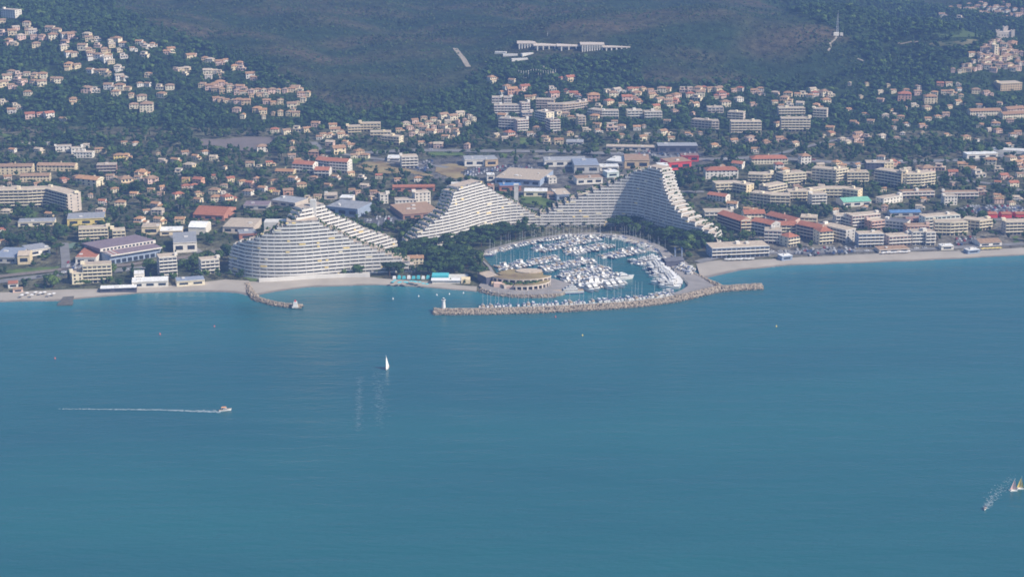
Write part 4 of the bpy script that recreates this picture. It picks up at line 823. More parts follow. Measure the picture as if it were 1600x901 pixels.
# hilltop white building with piers
def hilltop():
    a = ground(*fpx('R', 1090, 200)); ro = thing('hilltop_centre', 'long white hilltop building with rows of tall white piers', 'building', a); z = a[2]
    s = 2.667 * FPX / math.hypot(a[0], a[1], CAM_H - z); X = lambda u: (u - 1090) / s
    def wing(u0, u1, v, h, piers):
        g = ground(*fpx('R', (u0 + u1) / 2, v)); dy = g[1] - a[1] + 2; dz = g[2] - z + .3
        w = MB(); w.box((X(u0) + X(u1)) / 2, dy + 10, dz - 6, X(u1) - X(u0), 16, h + 6 - 1.2); w.build('wall', [wallm('grey')], ro)
        r = MB(); r.box((X(u0) + X(u1)) / 2, dy + 8, dz + h - 1.0, X(u1) - X(u0) + 3, 22, 1.0); r.build('roof_slab', [wallm('beige')], ro)
        for k in range(piers): b2 = MB(); b2.box(X(u0) + (k + .5) * (X(u1) - X(u0)) / piers, dy - 2, dz - 6, 1.6, 1.8, h + 6 - 1.0); b2.build('pier', [wallm('white')], ro)
        for u in range(int(u0), int(u1), 20): foot(a[0] + X(u), g[1] + 8, 13, 8, 14)
    wing(1092, 1160, 200, 6, 6); wing(1160, 1255, 206, 5, 4); wing(1255, 1345, 208, 5, 3); wing(1350, 1440, 212, 8, 9); wing(1442, 1545, 208, 3.5, 5)
    b2 = MB(); b2.box(X(1220), 16, 3, X(1245) - X(1200), 9, 6); b2.build('penthouse', [wallm('white')], ro); b2 = MB(); b2.box(X(1215), 20, 4, .5, .5, 14); b2.build('mast', [ALU], ro)
    for k, (u, v, w_) in enumerate([(1020, 222, 24), (1060, 232, 30), (1100, 250, 36), (1130, 228, 26)]):
        q = ground(*fpx('R', u, v)); b2 = MB(q); b2.box(q[0], q[1], q[2] - 3, w_ / s * 2.0, 5, 5.0, .25 * (k - 1)); b2.build('terrace_wall', [PARA], loc=q, label='%s white terrace wall below the hilltop building' % ordinal(k), category='wall'); foot(q[0], q[1], 10, 9, 5)
    MARKS.append((a[0] + X(1300), a[1], 'the hilltop building'))
    for k in range(16):
        u = 1095 + k * 10.2; v = 322 + 4 * math.sin(k * .7); q = ground(*fpx('R', u, v)); b2 = MB(q); b2.box(q[0], q[1], q[2] - 1, .7, .7, 10, 0, taper=.7); b2.box(q[0], q[1], q[2] + 8.6, 1.0, 1.0, .4)
        b2.build('slope_post', [wallm('white')], loc=q, label='white post on the slope, %s of the row below the hilltop building' % ordinal(k), category='post', group='white posts on the slope')
hilltop()
def antenna():
    p = ground(1308, 54); ro = thing('radio_mast', 'lattice radio mast on the scrub ridge', 'mast', p); h = 27; m = MB()
    for sx, sy in ((-1, -1), (1, -1), (1, 1), (-1, 1)): m.tube((sx * 1.3, sy * 1.3, -1), (sx * .35, sy * .35, h), .22, .14, 4)
    for k in range(9):
        z = k * 3; r = 1.3 - .95 * z / h; m.tube((-r, -r, z), (r, -r, z + 3), .12, .12, 3); m.tube((r, r, z), (-r, r, z + 3), .12, .12, 3); m.tube((r, -r, z), (r, r, z + 3), .12, .12, 3)
    m.build('lattice', [ALU], ro); m = MB(); m.tube((0, 0, h), (0, 0, h + 5), .2, .08, 5); m.build('aerial', [ALU], ro)
    m = MB(); m.box(-2, -4, -1, 7, 4, 4); m.build('equipment_hut', [wallm('white')], ro); m = MB(); m.box(5, -4, -1, 3.5, 3.5, 3.6); m.build('equipment_hut', [wallm('white')], ro)
    MARKS.append((p[0], p[1], 'the radio mast'))
antenna()

# ------------------------------------------------------------------ villas
VM = {}
def villa_meshes(shape, wk, rk):
    key = (shape, wk, rk)
    if key in VM: return VM[key]
    w = MB(); r = MB(); wins = []; g = MB()
    def body(cx, cy, sx, sy, h, kind, ax=0, oh=.6):
        w.box(cx, cy, -3, sx, sy, h + 3); t = h
        if kind == 'flat': r.box(cx, cy, h, sx + .5, sy + .5, .4); return
        X, Y = sx / 2 + oh, sy / 2 + oh; rh = min(sx, sy) * .24
        c = [(cx - X, cy - Y, t), (cx + X, cy - Y, t), (cx + X, cy + Y, t), (cx - X, cy + Y, t)]
        if ax == 0: k = Y * .9 if kind == 'hip' else 0; a, b = (cx - X + k, cy, t + rh), (cx + X - k, cy, t + rh); fs = [(c[0], c[1], b, a), (c[2], c[3], a, b)]; es = [(c[1], c[2], b), (c[3], c[0], a)]
        else: k = X * .9 if kind == 'hip' else 0; a, b = (cx, cy - Y + k, t + rh), (cx, cy + Y - k, t + rh); fs = [(c[1], c[2], b, a), (c[3], c[0], a, b)]; es = [(c[0], c[1], a), (c[2], c[3], b)]
        for q in fs: r.quad(*q)
        for q in es: (r if kind == 'hip' else w).tri(*q)
        r.quad((cx - X, cy - Y, t - .03), (cx - X, cy + Y, t - .03), (cx + X, cy + Y, t - .03), (cx + X, cy - Y, t - .03))
    def win(x, y, z, ww=1.3, hh=1.5, side=0): wins.append((x, y, z, ww, hh, side))
    if shape == 0: body(0, 0, 12, 9, 5.6, 'hip'); [win(x, -4.53, z) for x in (-4, 0, 4) for z in (.8, 3.6)]; win(6.03, 0, 3.6, side=1)
    if shape == 1: body(0, 0, 11, 8.5, 5.4, 'gable'); [win(x, -4.28, z) for x in (-3.4, 3.4) for z in (.7, 3.5)]; win(0, -4.28, .4, 2, 2.2); win(5.53, 0, 3.4, side=1)
    if shape == 2: body(-2, 1, 10, 8, 5.6, 'gable'); body(4.6, -1.5, 6, 9, 3.2, 'gable', 1); [win(x, -3.03, z) for x in (-5, -2) for z in (.8, 3.6)]; win(4.6, -6.03, .8, 2.2, 1.7)
    if shape == 3: body(0, 1, 11, 8, 3.2, 'flat'); body(-1.5, 2, 7, 6, 6.2, 'flat'); [win(x, -3.03, .7, 2.4, 1.9) for x in (-3.5, 0, 3.5)]; win(-1.5, -1.03, 4, 3.4, 1.6)
    if shape == 4: body(-1, 0, 9, 9, 6.0, 'hip'); body(5.5, .5, 5, 6.5, 3.0, 'gable'); body(-1.5, -5.6, 6, 2.4, 2.7, 'gable'); [win(x, -4.53, 4) for x in (-3.6, -1, 1.6)]; win(5.4, -2.78, .8, 1.8, 1.5)
    if shape == 5: body(0, 0, 7, 7.5, 5.4, 'gable', 1); [win(x, -3.78, z) for x in (-1.8, 1.8) for z in (.7, 3.4)]
    if shape == 6: body(0, 0, 15, 8, 5.6, 'gable'); [win(x, -4.03, z) for x in (-5.5, -2, 2, 5.5) for z in (.7, 3.5)]
    ch = MB(); ch.box(2.2, 1.6, 5.2, .9, .8, 2.2)
    for x, y, z, a, b, s in wins: g.box(x, y, z, .12 if s else a, a if s else .12, b)
    one = [(x, y, z, s, (a, b)) for x, y, z, a, b, s in wins]
    VM[key] = (w.mesh('wall', [wallm(wk)]), r.mesh('roof', [roofm(rk)]), g.mesh('windows', [GLASS]), ch.mesh('chimney', [wallm(wk)]), one)
    return VM[key]
WINM = {}
def window_mesh(ab, s):
    k = (ab, s)
    if k not in WINM: m = MB(); m.box(0, 0, 0, .12 if s else ab[0], ab[0] if s else .12, ab[1]); WINM[k] = m.mesh('window', [GLASS])
    return WINM[k]
NV = [0]
SHN = {0: 'hipped', 1: 'gabled', 2: 'angled', 3: 'boxy', 4: 'double', 5: 'narrow', 6: 'long'}
def villas(place, f, pts, wk=('ivory', 'cream', 'white', 'ivory', 'pink'), rk=('terra', 'rose', 'terra', 'orange', 'red'), shapes=(0, 1, 2, 4, 0, 1, 3), size=1.0, seed=1, group=None, yaw=.35):
    rr = random.Random(seed); rows = []
    for p in pts:
        x, y = fpx(f, p[0], p[1]); q = ground(x, y); sc = (FPX / math.hypot(*q[:2], CAM_H - q[2]))
        sh = rr.choice(shapes); w_ = 12.0 if sh != 5 else 7.5
        s = (p[2] / FR[f][2] / sc / w_ if len(p) > 2 else size * rr.uniform(.62, 1.05))
        if len(p) > 2 and s > 1.35: sh = 6; s = min(1.9, s * .8)
        s = min(1.9, max(.6, s))
        W_ = p[3] if len(p) > 3 else rr.choice(wk); K_ = p[4] if len(p) > 4 else rr.choice(rk)
        if sh == 3: K_ = 'tanroof'
        rows.append((x, q, sh, s, W_, K_, sc))
    for t in rows: VALL.append(t + (place, rr.uniform(-yaw, yaw) * 1.6 + .1, group or ('villas ' + place)))
VALL = []
def finish_villas(limit=300):
    """the 300 largest in view are things of their own, the small remaining ones one mass of far houses"""
    order = sorted(VALL, key=lambda t: -t[3] * t[6] * (.65 if t[2] == 5 else 1)); own, rest = order[:limit], order[limit:]
    own.sort(key=lambda t: (t[7], t[0])); tot = {}; cnt = {}
    for t in own: k = (t[7], t[2], t[4], t[5]); tot[k] = tot.get(k, 0) + 1
    for x, q, sh, s, W_, K_, sc, place, yw, gr in own:
        k = (place, sh, W_, K_); i = cnt.get(k, 0); cnt[k] = i + 1
        nm = {'rose': 'rosy', 'terra': 'terracotta', 'tanroof': 'tan', 'brownroof': 'brown'}.get(K_, K_)
        lab = '%s %s villa with %s roof ' % (W_, SHN[sh], nm) + place + ('' if tot[k] == 1 else ', %s from west' % ordinal(i))
        a, b, c, d, one = villa_meshes(sh, W_, K_)
        ro = thing('villa', lab, 'house', q, yw, gr); ro.scale = (s, s, min(s, 1.25))
        obj('wall', a, ro); rf = obj('roof', b, ro)
        if sc > 1.28:
            for wx, wy, wz, sd, ab in one: obj('window', window_mesh(ab, sd), ro, (wx, wy, wz))
        else: obj('windows', c, ro, kind='stuff')
        if sh != 3: obj('chimney', d, rf)
    m = MB(); mats = []; idx = {}
    for x, q, sh, s, W_, K_, sc, place, yw, gr in rest:
        a, b, c, d, one = villa_meshes(sh, W_, K_); cs, sn = math.cos(yw) * s, math.sin(yw) * s
        for me in (a, b, c):
            mt = me.materials[0]
            if mt.name not in idx: idx[mt.name] = len(mats); mats.append(mt)
            n = len(m.v); m.v += [(q[0] + v.co.x * cs - v.co.y * sn, q[1] + v.co.x * sn + v.co.y * cs, q[2] + v.co.z * s) for v in me.vertices]
            for f in me.polygons: m.f.append(tuple(n + i for i in f.vertices)); m.m.append(idx[mt.name])
    if rest: m.build('distant_houses', mats, kind='stuff', label='crowded small houses of the old village and far hamlets', category='houses')
    print('own', len(own), 'rest', len(rest))
    for x, q, sh, s, W_, K_, sc, place, yw, gr in VALL: foot(q[0], q[1], 6.0 * s, 5.0 * s, 6 * s)
villas('on the upper west hill', 'L', [(20, 165), (260, 185), (275, 222), (150, 230), (120, 270), (20, 275), (285, 265), (330, 265), (200, 315), (90, 360), (140, 370), (325, 310), (410, 315), (350, 390), (485, 240), (545, 255), (510, 310), (630, 300), (700, 275), (700, 305), (625, 360), (620, 410), (660, 475), (720, 475), (840, 295), (870, 330), (940, 330), (940, 390), (795, 410), (860, 445), (880, 495), (945, 500), (1010, 445)], ('ivory', 'cream', 'white', 'pink'), ('rose', 'terra', 'rose', 'tanroof'), seed=3)
villas('on the ridge of the west hill', 'L', [(1075, 390), (1065, 350), (1120, 345), (1190, 385), (1150, 435), (1190, 495), (1050, 495), (1030, 525), (1070, 545), (1280, 425), (1350, 370), (1410, 405), (1470, 385), (1390, 485), (1140, 610), (740, 590), (670, 595), (870, 635), (940, 640), (1010, 655), (1165, 705), (1430, 670)], ('ivory', 'cream', 'white', 'cream'), ('rose', 'terra', 'orange', 'tanroof'), seed=4)
villas('on the lower west slope', 'L', [(110, 650), (180, 665), (260, 665), (340, 685), (410, 685), (70, 705), (170, 725), (230, 735), (200, 755), (120, 785), (30, 765), (330, 745), (400, 760), (530, 720), (565, 730)], ('pink', 'ivory', 'cream'), ('rose', 'terra'), seed=5)
villas('at the wooded west foot', 'Q', [(20, 520), (80, 535), (60, 565), (98, 545), (150, 590), (200, 580), (245, 585), (315, 605), (140, 475), (370, 515), (435, 460), (480, 460)], seed=6)
villas('in the mid hill hamlet', 'Q', [(550, 445), (600, 445), (640, 450), (700, 430), (740, 430), (800, 445), (850, 445), (580, 475), (660, 485), (710, 500), (810, 485), (670, 540), (610, 400), (740, 385)], ('ivory', 'white', 'cream'), ('rose', 'terra'), seed=7)
villas('above the terraced hamlet', 'M', [(130, 90), (165, 70), (350, 135), (385, 115), (500, 160), (545, 170), (640, 190), (690, 170), (215, 250), (260, 252), (315, 255), (300, 292), (780, 235), (850, 245), (830, 200), (520, 280), (580, 275), (640, 285), (530, 325), (660, 320), (930, 315), (965, 340)], ('ivory', 'cream', 'white', 'pink'), ('orange', 'terra', 'tanroof'), seed=8)
villas('in the terraced hamlet', 'M', [(480, 410), (540, 428), (590, 405), (640, 395), (690, 400), (740, 410), (800, 415), (850, 435), (600, 450), (660, 465), (730, 455), (800, 475), (870, 475), (940, 475), (1000, 455), (1060, 470), (940, 515), (1020, 500), (1080, 500), (1140, 465), (1200, 465), (1265, 462), (1380, 445), (1335, 450), (1420, 495), (1480, 495), (600, 540), (650, 545), (700, 555), (760, 560), (820, 565), (890, 570), (1090, 565), (1150, 575), (1220, 570), (1385, 575), (1440, 550), (1330, 605), (1345, 642), (1300, 678), (1370, 682), (1220, 676), (1150, 676), (1000, 645), (1050, 660), (800, 645), (860, 705), (1060, 710)], ('pink', 'ivory', 'cream', 'tan'), ('rose', 'terra', 'orange'), (5, 1, 5, 2, 0), .95, 9, yaw=.15)
villas('on the west plain', 'C', [(1240, 325, 100, 'yellow'), (1320, 320, 90, 'cream'), (1470, 505, 110, 'cream', 'orange'), (1580, 570, 120, 'pink'), (670, 562, 80, 'pink', 'red'), (940, 588, 250, 'ivory', 'orange'), (1320, 592, 160, 'cream', 'rose'), (170, 668, 110, 'yellow', 'orange'), (1080, 792, 85, 'white', 'red'), (1575, 665, 70)], seed=10)
villas('in the garden suburb', 'D', [(20, 502), (110, 572, 100), (230, 642, 80), (210, 705, 70), (390, 728, 105, 'ivory', 'red'), (600, 705, 80, 'cream'), (600, 775, 90, 'ivory'), (770, 685, 105, 'cream', 'rose'), (870, 700, 80, 'white'), (790, 762, 110, 'ivory'), (910, 768, 130, 'ivory'), (470, 560, 80, 'yellow', 'orange'), (605, 575, 110, 'salmon', 'red'), (470, 635, 85, 'pink', 'red'), (555, 630, 85, 'white', 'red'), (405, 485, 110, 'white'), (510, 425, 110, 'cream', 'tanroof'), (870, 622, 70), (930, 558, 90, 'cream'), (1060, 588, 85, 'ivory'), (1145, 605, 90, 'pink', 'red'), (1190, 625, 80), (1120, 695, 100, 'white', 'rose'), (1270, 655, 90), (1365, 665, 70, 'yellow', 'red'), (1415, 692, 60), (1535, 692, 110, 'salmon', 'rose'), (780, 525, 60), (1240, 425, 80), (1350, 390, 80), (370, 365, 90), (1265, 240, 115, 'white', 'rose')], seed=11)
villas('west of the sports hall', 'B', [(120, 235, 105, 'white', 'orange'), (300, 230, 95, 'ivory', 'orange'), (490, 228, 95, 'cream', 'orange'), (280, 148, 105, 'beige', 'tanroof'), (170, 140, 50, 'white')], seed=12)
villas('at the west shore edge', 'A', [(25, 378, 60, 'cream', 'orange'), (15, 280, 60, 'white', 'red')], seed=13)
villas('below the terraced hamlet', 'E', [(-60, 152, 70, 'ivory'), (40, 163, 75, 'ivory', 'rose'), (140, 143, 85, 'ivory'), (220, 146, 75, 'cream'), (300, 98, 75, 'pink', 'terra'), (375, 195, 70, 'ivory'), (335, 212, 60, 'white'), (450, 113, 75, 'ivory'), (490, 165, 100, 'ivory', 'terra'), (430, 190, 60, 'white')], seed=14)
villas('around the dry slope', 'E', [(500, 335, 120, 'cream', 'terra'), (290, 360, 95, 'salmon', 'rose'), (680, 345, 80, 'tan'), (640, 378, 70, 'ivory'), (735, 380, 75, 'ivory'), (235, 750, 75, 'cream', 'tanroof'), (318, 735, 70, 'cream'), (705, 565, 72, 'white', 'tanroof'), (1020, 585, 60, 'pink'), (860, 555, 70, 'ivory', 'red'), (1200, 580, 70), (605, 535, 70, 'cream'), (150, 420, 70, 'beige'), (820, 700, 70, 'pink', 'terra'), (680, 695, 60, 'pink'), (810, 755, 80, 'tan', 'orange'), (620, 680, 55, 'beige')], seed=15)
RC = [(625, 525), (660, 512), (700, 500), (740, 505), (780, 492), (820, 498), (850, 484), (890, 494), (640, 540), (680, 530), (720, 522), (760, 520), (800, 515), (840, 512), (870, 510), (905, 505), (665, 555), (700, 545), (740, 540), (780, 536), (815, 532), (850, 530), (880, 522), (650, 572), (690, 565), (730, 560), (765, 556), (800, 552), (830, 548), (790, 580), (820, 578), (835, 565), (725, 612), (760, 615), (690, 605), (880, 618)]
villas('in the round hill hamlet', 'R', RC, ('ivory', 'cream', 'ivory', 'pink'), ('rose', 'tanroof', 'terra'), (5, 1, 0, 5), .9, 16)
villas('on the central slope', 'N', [(320, 180), (390, 225, 110, 'salmon', 'orange'), (490, 190, 95, 'pink'), (370, 118), (180, 105), (760, 195), (770, 258, 100, 'pink'), (710, 245), (530, 285), (590, 270), (900, 215), (960, 250), (1005, 258), (1150, 285, 115, 'salmon', 'orange'), (1300, 230), (1390, 222, 95, 'grey', 'tanroof'), (1340, 252), (1300, 325), (1430, 345), (1470, 293, 100), (1570, 245), (1570, 315), (1500, 203), (1200, 358), (830, 445), (890, 443), (950, 475), (1165, 470), (350, 643, 110, 'beige'), (710, 705), (820, 705), (1330, 575, 120, 'pink', 'rose'), (1420, 562), (610, 575), (280, 465), (850, 98), (925, 103)], seed=17)
villas('on the east slope', 'O', [(20, 118), (60, 113), (120, 108), (190, 123), (270, 118), (315, 113), (75, 153), (10, 188), (85, 208), (205, 163), (380, 168), (330, 183), (250, 203), (320, 213), (380, 208), (220, 253), (330, 238), (370, 283), (310, 363), (440, 118), (500, 118), (560, 118), (600, 103), (650, 113), (710, 118), (740, 158), (700, 168), (570, 148), (490, 158), (490, 213), (530, 233), (545, 183)], ('pink', 'ivory', 'cream', 'ivory'), ('rose', 'terra', 'red'), seed=18)
villas('below the scrub ridge', 'O', [(830, 118), (880, 108), (1000, 133), (1040, 113), (1055, 143), (1255, 153), (1330, 153), (1380, 153), (1430, 163), (1470, 153), (1540, 143), (1590, 153), (1235, 198, 80, 'cream'), (1150, 213), (1550, 208), (1480, 248), (1270, 233), (765, 228), (680, 548), (960, 503), (1085, 528), (340, 498), (290, 453), (1000, 588), (1590, 453)], seed=19)
villas('in the east suburb', 'I', [(1050, 355, 90, 'cream', 'orange'), (1120, 393, 90, 'pink', 'orange'), (1200, 435, 110, 'white', 'tanroof'), (1375, 388, 85, 'ivory', 'red'), (1365, 505, 50, 'cream', 'red'), (1430, 455, 85, 'pink', 'red'), (1500, 523, 90, 'ivory', 'red'), (960, 425, 90, 'pink', 'red'), (850, 375, 100, 'pink', 'red'), (730, 405, 120, 'pink', 'rose'), (1220, 588, 90, 'brown', 'orange'), (1370, 625, 70, 'cream', 'orange'), (1300, 323), (1480, 305), (1560, 335), (1570, 383), (1590, 295), (430, 335, 90, 'pink', 'red'), (660, 370, 60, 'cream'), (320, 283, 70, 'white'), (1080, 105, 70), (1500, 80), (1540, 60), (330, 100, 80, 'white', 'tanroof'), (130, 85, 90, 'pink'), (200, 95, 70, 'pink'), (20, 140, 60, 'ivory', 'tanroof')], seed=20)
villas('behind the red roofed quarter', 'H', [(450, 385, 115, 'white', 'red'), (1400, 365, 90, 'cream', 'orange'), (1460, 382, 60, 'cream'), (395, 765, 105, 'white', 'orange'), (230, 192, 70, 'ivory'), (580, 145, 100, 'pink', 'red'), (720, 160, 60, 'pink'), (620, 245, 60, 'white'), (1345, 70, 50, 'cream'), (1450, 130, 70, 'beige', 'tanroof'), (1580, 100, 60, 'pink')], seed=21)
rv = random.Random(77)
def scatter_in(poly, n, dmin):
    out = []; x0 = min(p[0] for p in poly); x1 = max(p[0] for p in poly); y0 = min(p[1] for p in poly); y1 = max(p[1] for p in poly); t = 0
    while len(out) < n and t < 6000:
        t += 1; x, y = rv.uniform(x0, x1), rv.uniform(y0, y1)
        if bool(in_poly([x], [y], poly)[0]) and all(abs(x - a) * .8 + abs(y - b) * 1.3 > dmin for a, b in out): out.append((x, y))
    return out
VL = scatter_in([(385, 515), (500, 415), (590, 335), (690, 290), (880, 340), (905, 500), (640, 505)], 62, 23)
villas('in the old village', 'P', VL, ('pink', 'beige', 'cream', 'ivory'), ('rose', 'terra', 'rose'), (5, 1, 5, 0), .85, 22)
VU = scatter_in([(370, 60), (500, 45), (640, 20), (760, 5), (905, 80), (905, 140), (620, 135)], 34, 26)
villas('on the far upper east hill', 'P', VU, ('ivory', 'white', 'pink'), ('rose', 'terra'), (5, 1, 0), .8, 23)
villas('at the valley wood edge', 'P', [(150, 665), (310, 605, 50, 'salmon', 'red'), (370, 603), (440, 605, 40, 'white'), (440, 640, 40, 'white'), (390, 665), (270, 668), (340, 663), (600, 835), (700, 893), (590, 898), (800, 865), (450, 140), (330, 120), (560, 655), (640, 670)], seed=24)
def infill(place, poly, n, dmin, seed, wk, rk, shapes=(0, 1, 5, 2, 1), size=.8):
    F = np.array(FOOT); out = []
    for x, y in scatter_in(poly, n, dmin):
        q = ground(x, y)
        if np.min((F[:, 0] - q[0]) ** 2 + ((F[:, 1] - q[1]) * .75) ** 2 - (F[:, 2] + 6) ** 2) < 0: continue
        if any(bool(in_poly([q[0]], [q[1]], W)[0]) for W in NOTREE) or any(float(dist_line([q[0]], [q[1]], P)[0]) < w_ / 2 + 5 for P, w_ in ROADS): continue
        if any((q[0] - v[1][0]) ** 2 + (q[1] - v[1][1]) ** 2 < 170 for v in VALL): continue
        out.append((x, y))
    villas(place, 'Z', out, wk, rk, shapes, size, seed)
WK = ('ivory', 'cream', 'white', 'pink', 'ivory', 'beige'); RK = ('terra', 'rose', 'tanroof', 'terra', 'orange', 'tanroof')
infill('scattered over the left plain', [(0, 232), (200, 225), (420, 240), (445, 300), (360, 330), (180, 345), (0, 345)], 60, 15, 51, WK, RK)
infill('scattered behind the dry slope', [(420, 215), (640, 205), (640, 245), (590, 300), (640, 320), (480, 320), (430, 280)], 40, 13, 52, WK, RK)
infill('scattered on the middle slope', [(770, 140), (1300, 140), (1310, 235), (1000, 225), (870, 232), (760, 225)], 110, 12, 53, WK, RK)
infill('scattered over the right plain', [(1110, 255), (1340, 250), (1600, 262), (1600, 350), (1340, 330), (1120, 345)], 90, 12, 54, WK, RK)
infill('scattered in the right valley', [(1320, 130), (1500, 140), (1600, 130), (1600, 235), (1480, 215), (1330, 240)], 60, 12, 55, WK, RK)
finish_villas()
print('villas', len(VALL))
# ------------------------------------------------------------------ harbour works
def rocks_mesh(name, P, half, top, n, rmin, rmax, seed, parent, o):
    rs = np.random.RandomState(seed); P = resample(P, 2.0); N = normals(P); V = []; F = []; M = []; c = 0
    bv, bf = ICO0
    for _ in range(n):
        i = rs.randint(len(P)); t = rs.uniform(-1, 1); r = rs.uniform(rmin, rmax)
        z = top * (1 - abs(t) ** 1.6) - .6 * abs(t) + rs.uniform(-.3, .3)
        v = bv * (1 + rs.uniform(-.28, .28, (12, 1))) * r * np.array([1, 1, .75]); a = rs.rand() * 6.3
        v = np.stack([v[:, 0] * math.cos(a) - v[:, 1] * math.sin(a), v[:, 0] * math.sin(a) + v[:, 1] * math.cos(a), v[:, 2]], 1)
        v += np.array([P[i][0] + N[i][0] * t * half + rs.uniform(-1, 1), P[i][1] + N[i][1] * t * half, z]) - np.array(o)
        V.append(v); F.append(bf + c); c += 12; M.append(np.full(20, 1 if z < .55 else 0))
    obj(name, tri_mesh(name, np.concatenate(V), np.concatenate(F), [ROCK, WETROCK], np.concatenate(M)), parent, kind='stuff')
def mole(label, L, half, top, n, name='breakwater', path=True, seed=1, rmin=.8, rmax=1.9):
    P = FL(L, 1.0); P = resample(P, 6); N = normals(P); o = (P[len(P) // 2][0], P[len(P) // 2][1], 0); ro = thing(name, label, 'breakwater', o)
    m = MB(o); m.ribbon(offs(P, N, half * .75), offs(P, N, -half * .75), -4, top * .55); m.build('core', [ROCK], ro)
    if path: m = MB(o); m.ribbon(offs(P, N, -half * .3), offs(P, N, -half * 1.05), -4, top * .8, 0, 0, 0, 0); m.build('walkway', [CONC], ro)
    rocks_mesh('rock_armour', P, half if not path else half * 1.0, top, n, rmin, rmax, seed, ro, o)
    return P
BWL = [(680, 486), (700, 486.5), (760, 486), (850, 483.5), (900, 481), (950, 478), (1000, 474), (1040, 469), (1075, 462), (1100, 456), (1120, 451), (1160, 448.5), (1188, 447)]
BWP = mole('long curved boulder breakwater sheltering the harbour with its tip toward the open sea', BWL, 7.2, 3.0, 7000, path=False, seed=2, rmin=.5, rmax=1.25)
m_ = FL([(690, 483.5), (760, 483.2), (850, 480), (950, 474.5), (1000, 470.5), (1040, 465.5), (1062, 461)]); N_ = normals(m_); mb = MB(); mb.ribbon(m_, offs(m_, N_, -5), -3, 1.8); mb.build('inner_quay', [CONC], kind='structure', label='concrete mooring quay inside the breakwater')
mole('short boulder groyne with white beacon hut below the beach pyramid', [(386, 444), (392, 456), (401, 466), (428, 473.5), (448, 476.5), (470, 478.5)], 4.2, 2.2, 1100, 'groyne', False, 3, .5, 1.1)
mole('low sandy stone ramp between apron and east beach', [(1080, 427), (1095, 434), (1110, 441), (1124, 447)], 4.5, 2.6, 350, 'groyne', False, 4, .5, 1.1)
mole('low stone revetment in front of the restaurant platform', [(752, 452.5), (772, 458.5), (800, 461.5), (840, 462.5), (868, 461.5)], 4.0, 2.2, 420, 'revetment', False, 5, .5, 1.1)
def stub():
    p = flat(103, 472, 0); m = MB((*p, 0)); m.box(p[0], p[1] + 6, -2, 9, 22, 3.2, .1); m.box(p[0] + 1, p[1] - 6, -2, 12, 8, 3.0, .1); m.build('stone_jetty', [WETROCK], loc=(*p, 0), label='short dark stone jetty stub on the west beach', category='jetty')
stub()
def lighthouse(px, py, h, label, r=1.9):
    p = flat(px, py, 3.0); ro = thing('lighthouse', label, 'lighthouse', (*p, 2.2)); m = MB()
    m.tube((0, 0, 0), (0, 0, h), r, r * .68, 14); m.build('tower', [GEL], ro); m = MB(); m.tube((0, 0, h), (0, 0, h + .3), r * 1.0, r * 1.0, 14); m.build('gallery', [GEL], ro)
    m = MB(); m.tube((0, 0, h + .3), (0, 0, h + 1.5), r * .45, r * .45, 10); m.build('lantern', [GLASS], ro); m = MB(); m.tube((0, 0, h + 1.5), (0, 0, h + 2.1), r * .5, .1, 10); m.build('cap', [GEL], ro); m = MB(); m.box(0, 0, -1.5, r * 3, r * 3, 1.7); m.build('plinth', [CONC], ro)
lighthouse(693, 482, 8.0, 'white lighthouse tower at the tip of the long breakwater')
def beacon():
    p = flat(461.5, 476.5, 2.4); ro = thing('beacon_hut', 'small white beacon hut near the end of the short groyne', 'beacon', (*p, 1.8)); m = MB(); m.box(0, 0, 0, 3.6, 3.6, 3.6, 0, taper=.75); m.build('hut', [GEL], ro); m = MB(); m.box(0, 0, 3.6, 1.3, 1.3, 1.2); m.build('lantern', [wallm('red')], ro); m = MB(); m.box(0, 0, -1.2, 5, 5, 1.3); m.build('plinth', [CONC], ro)
beacon()
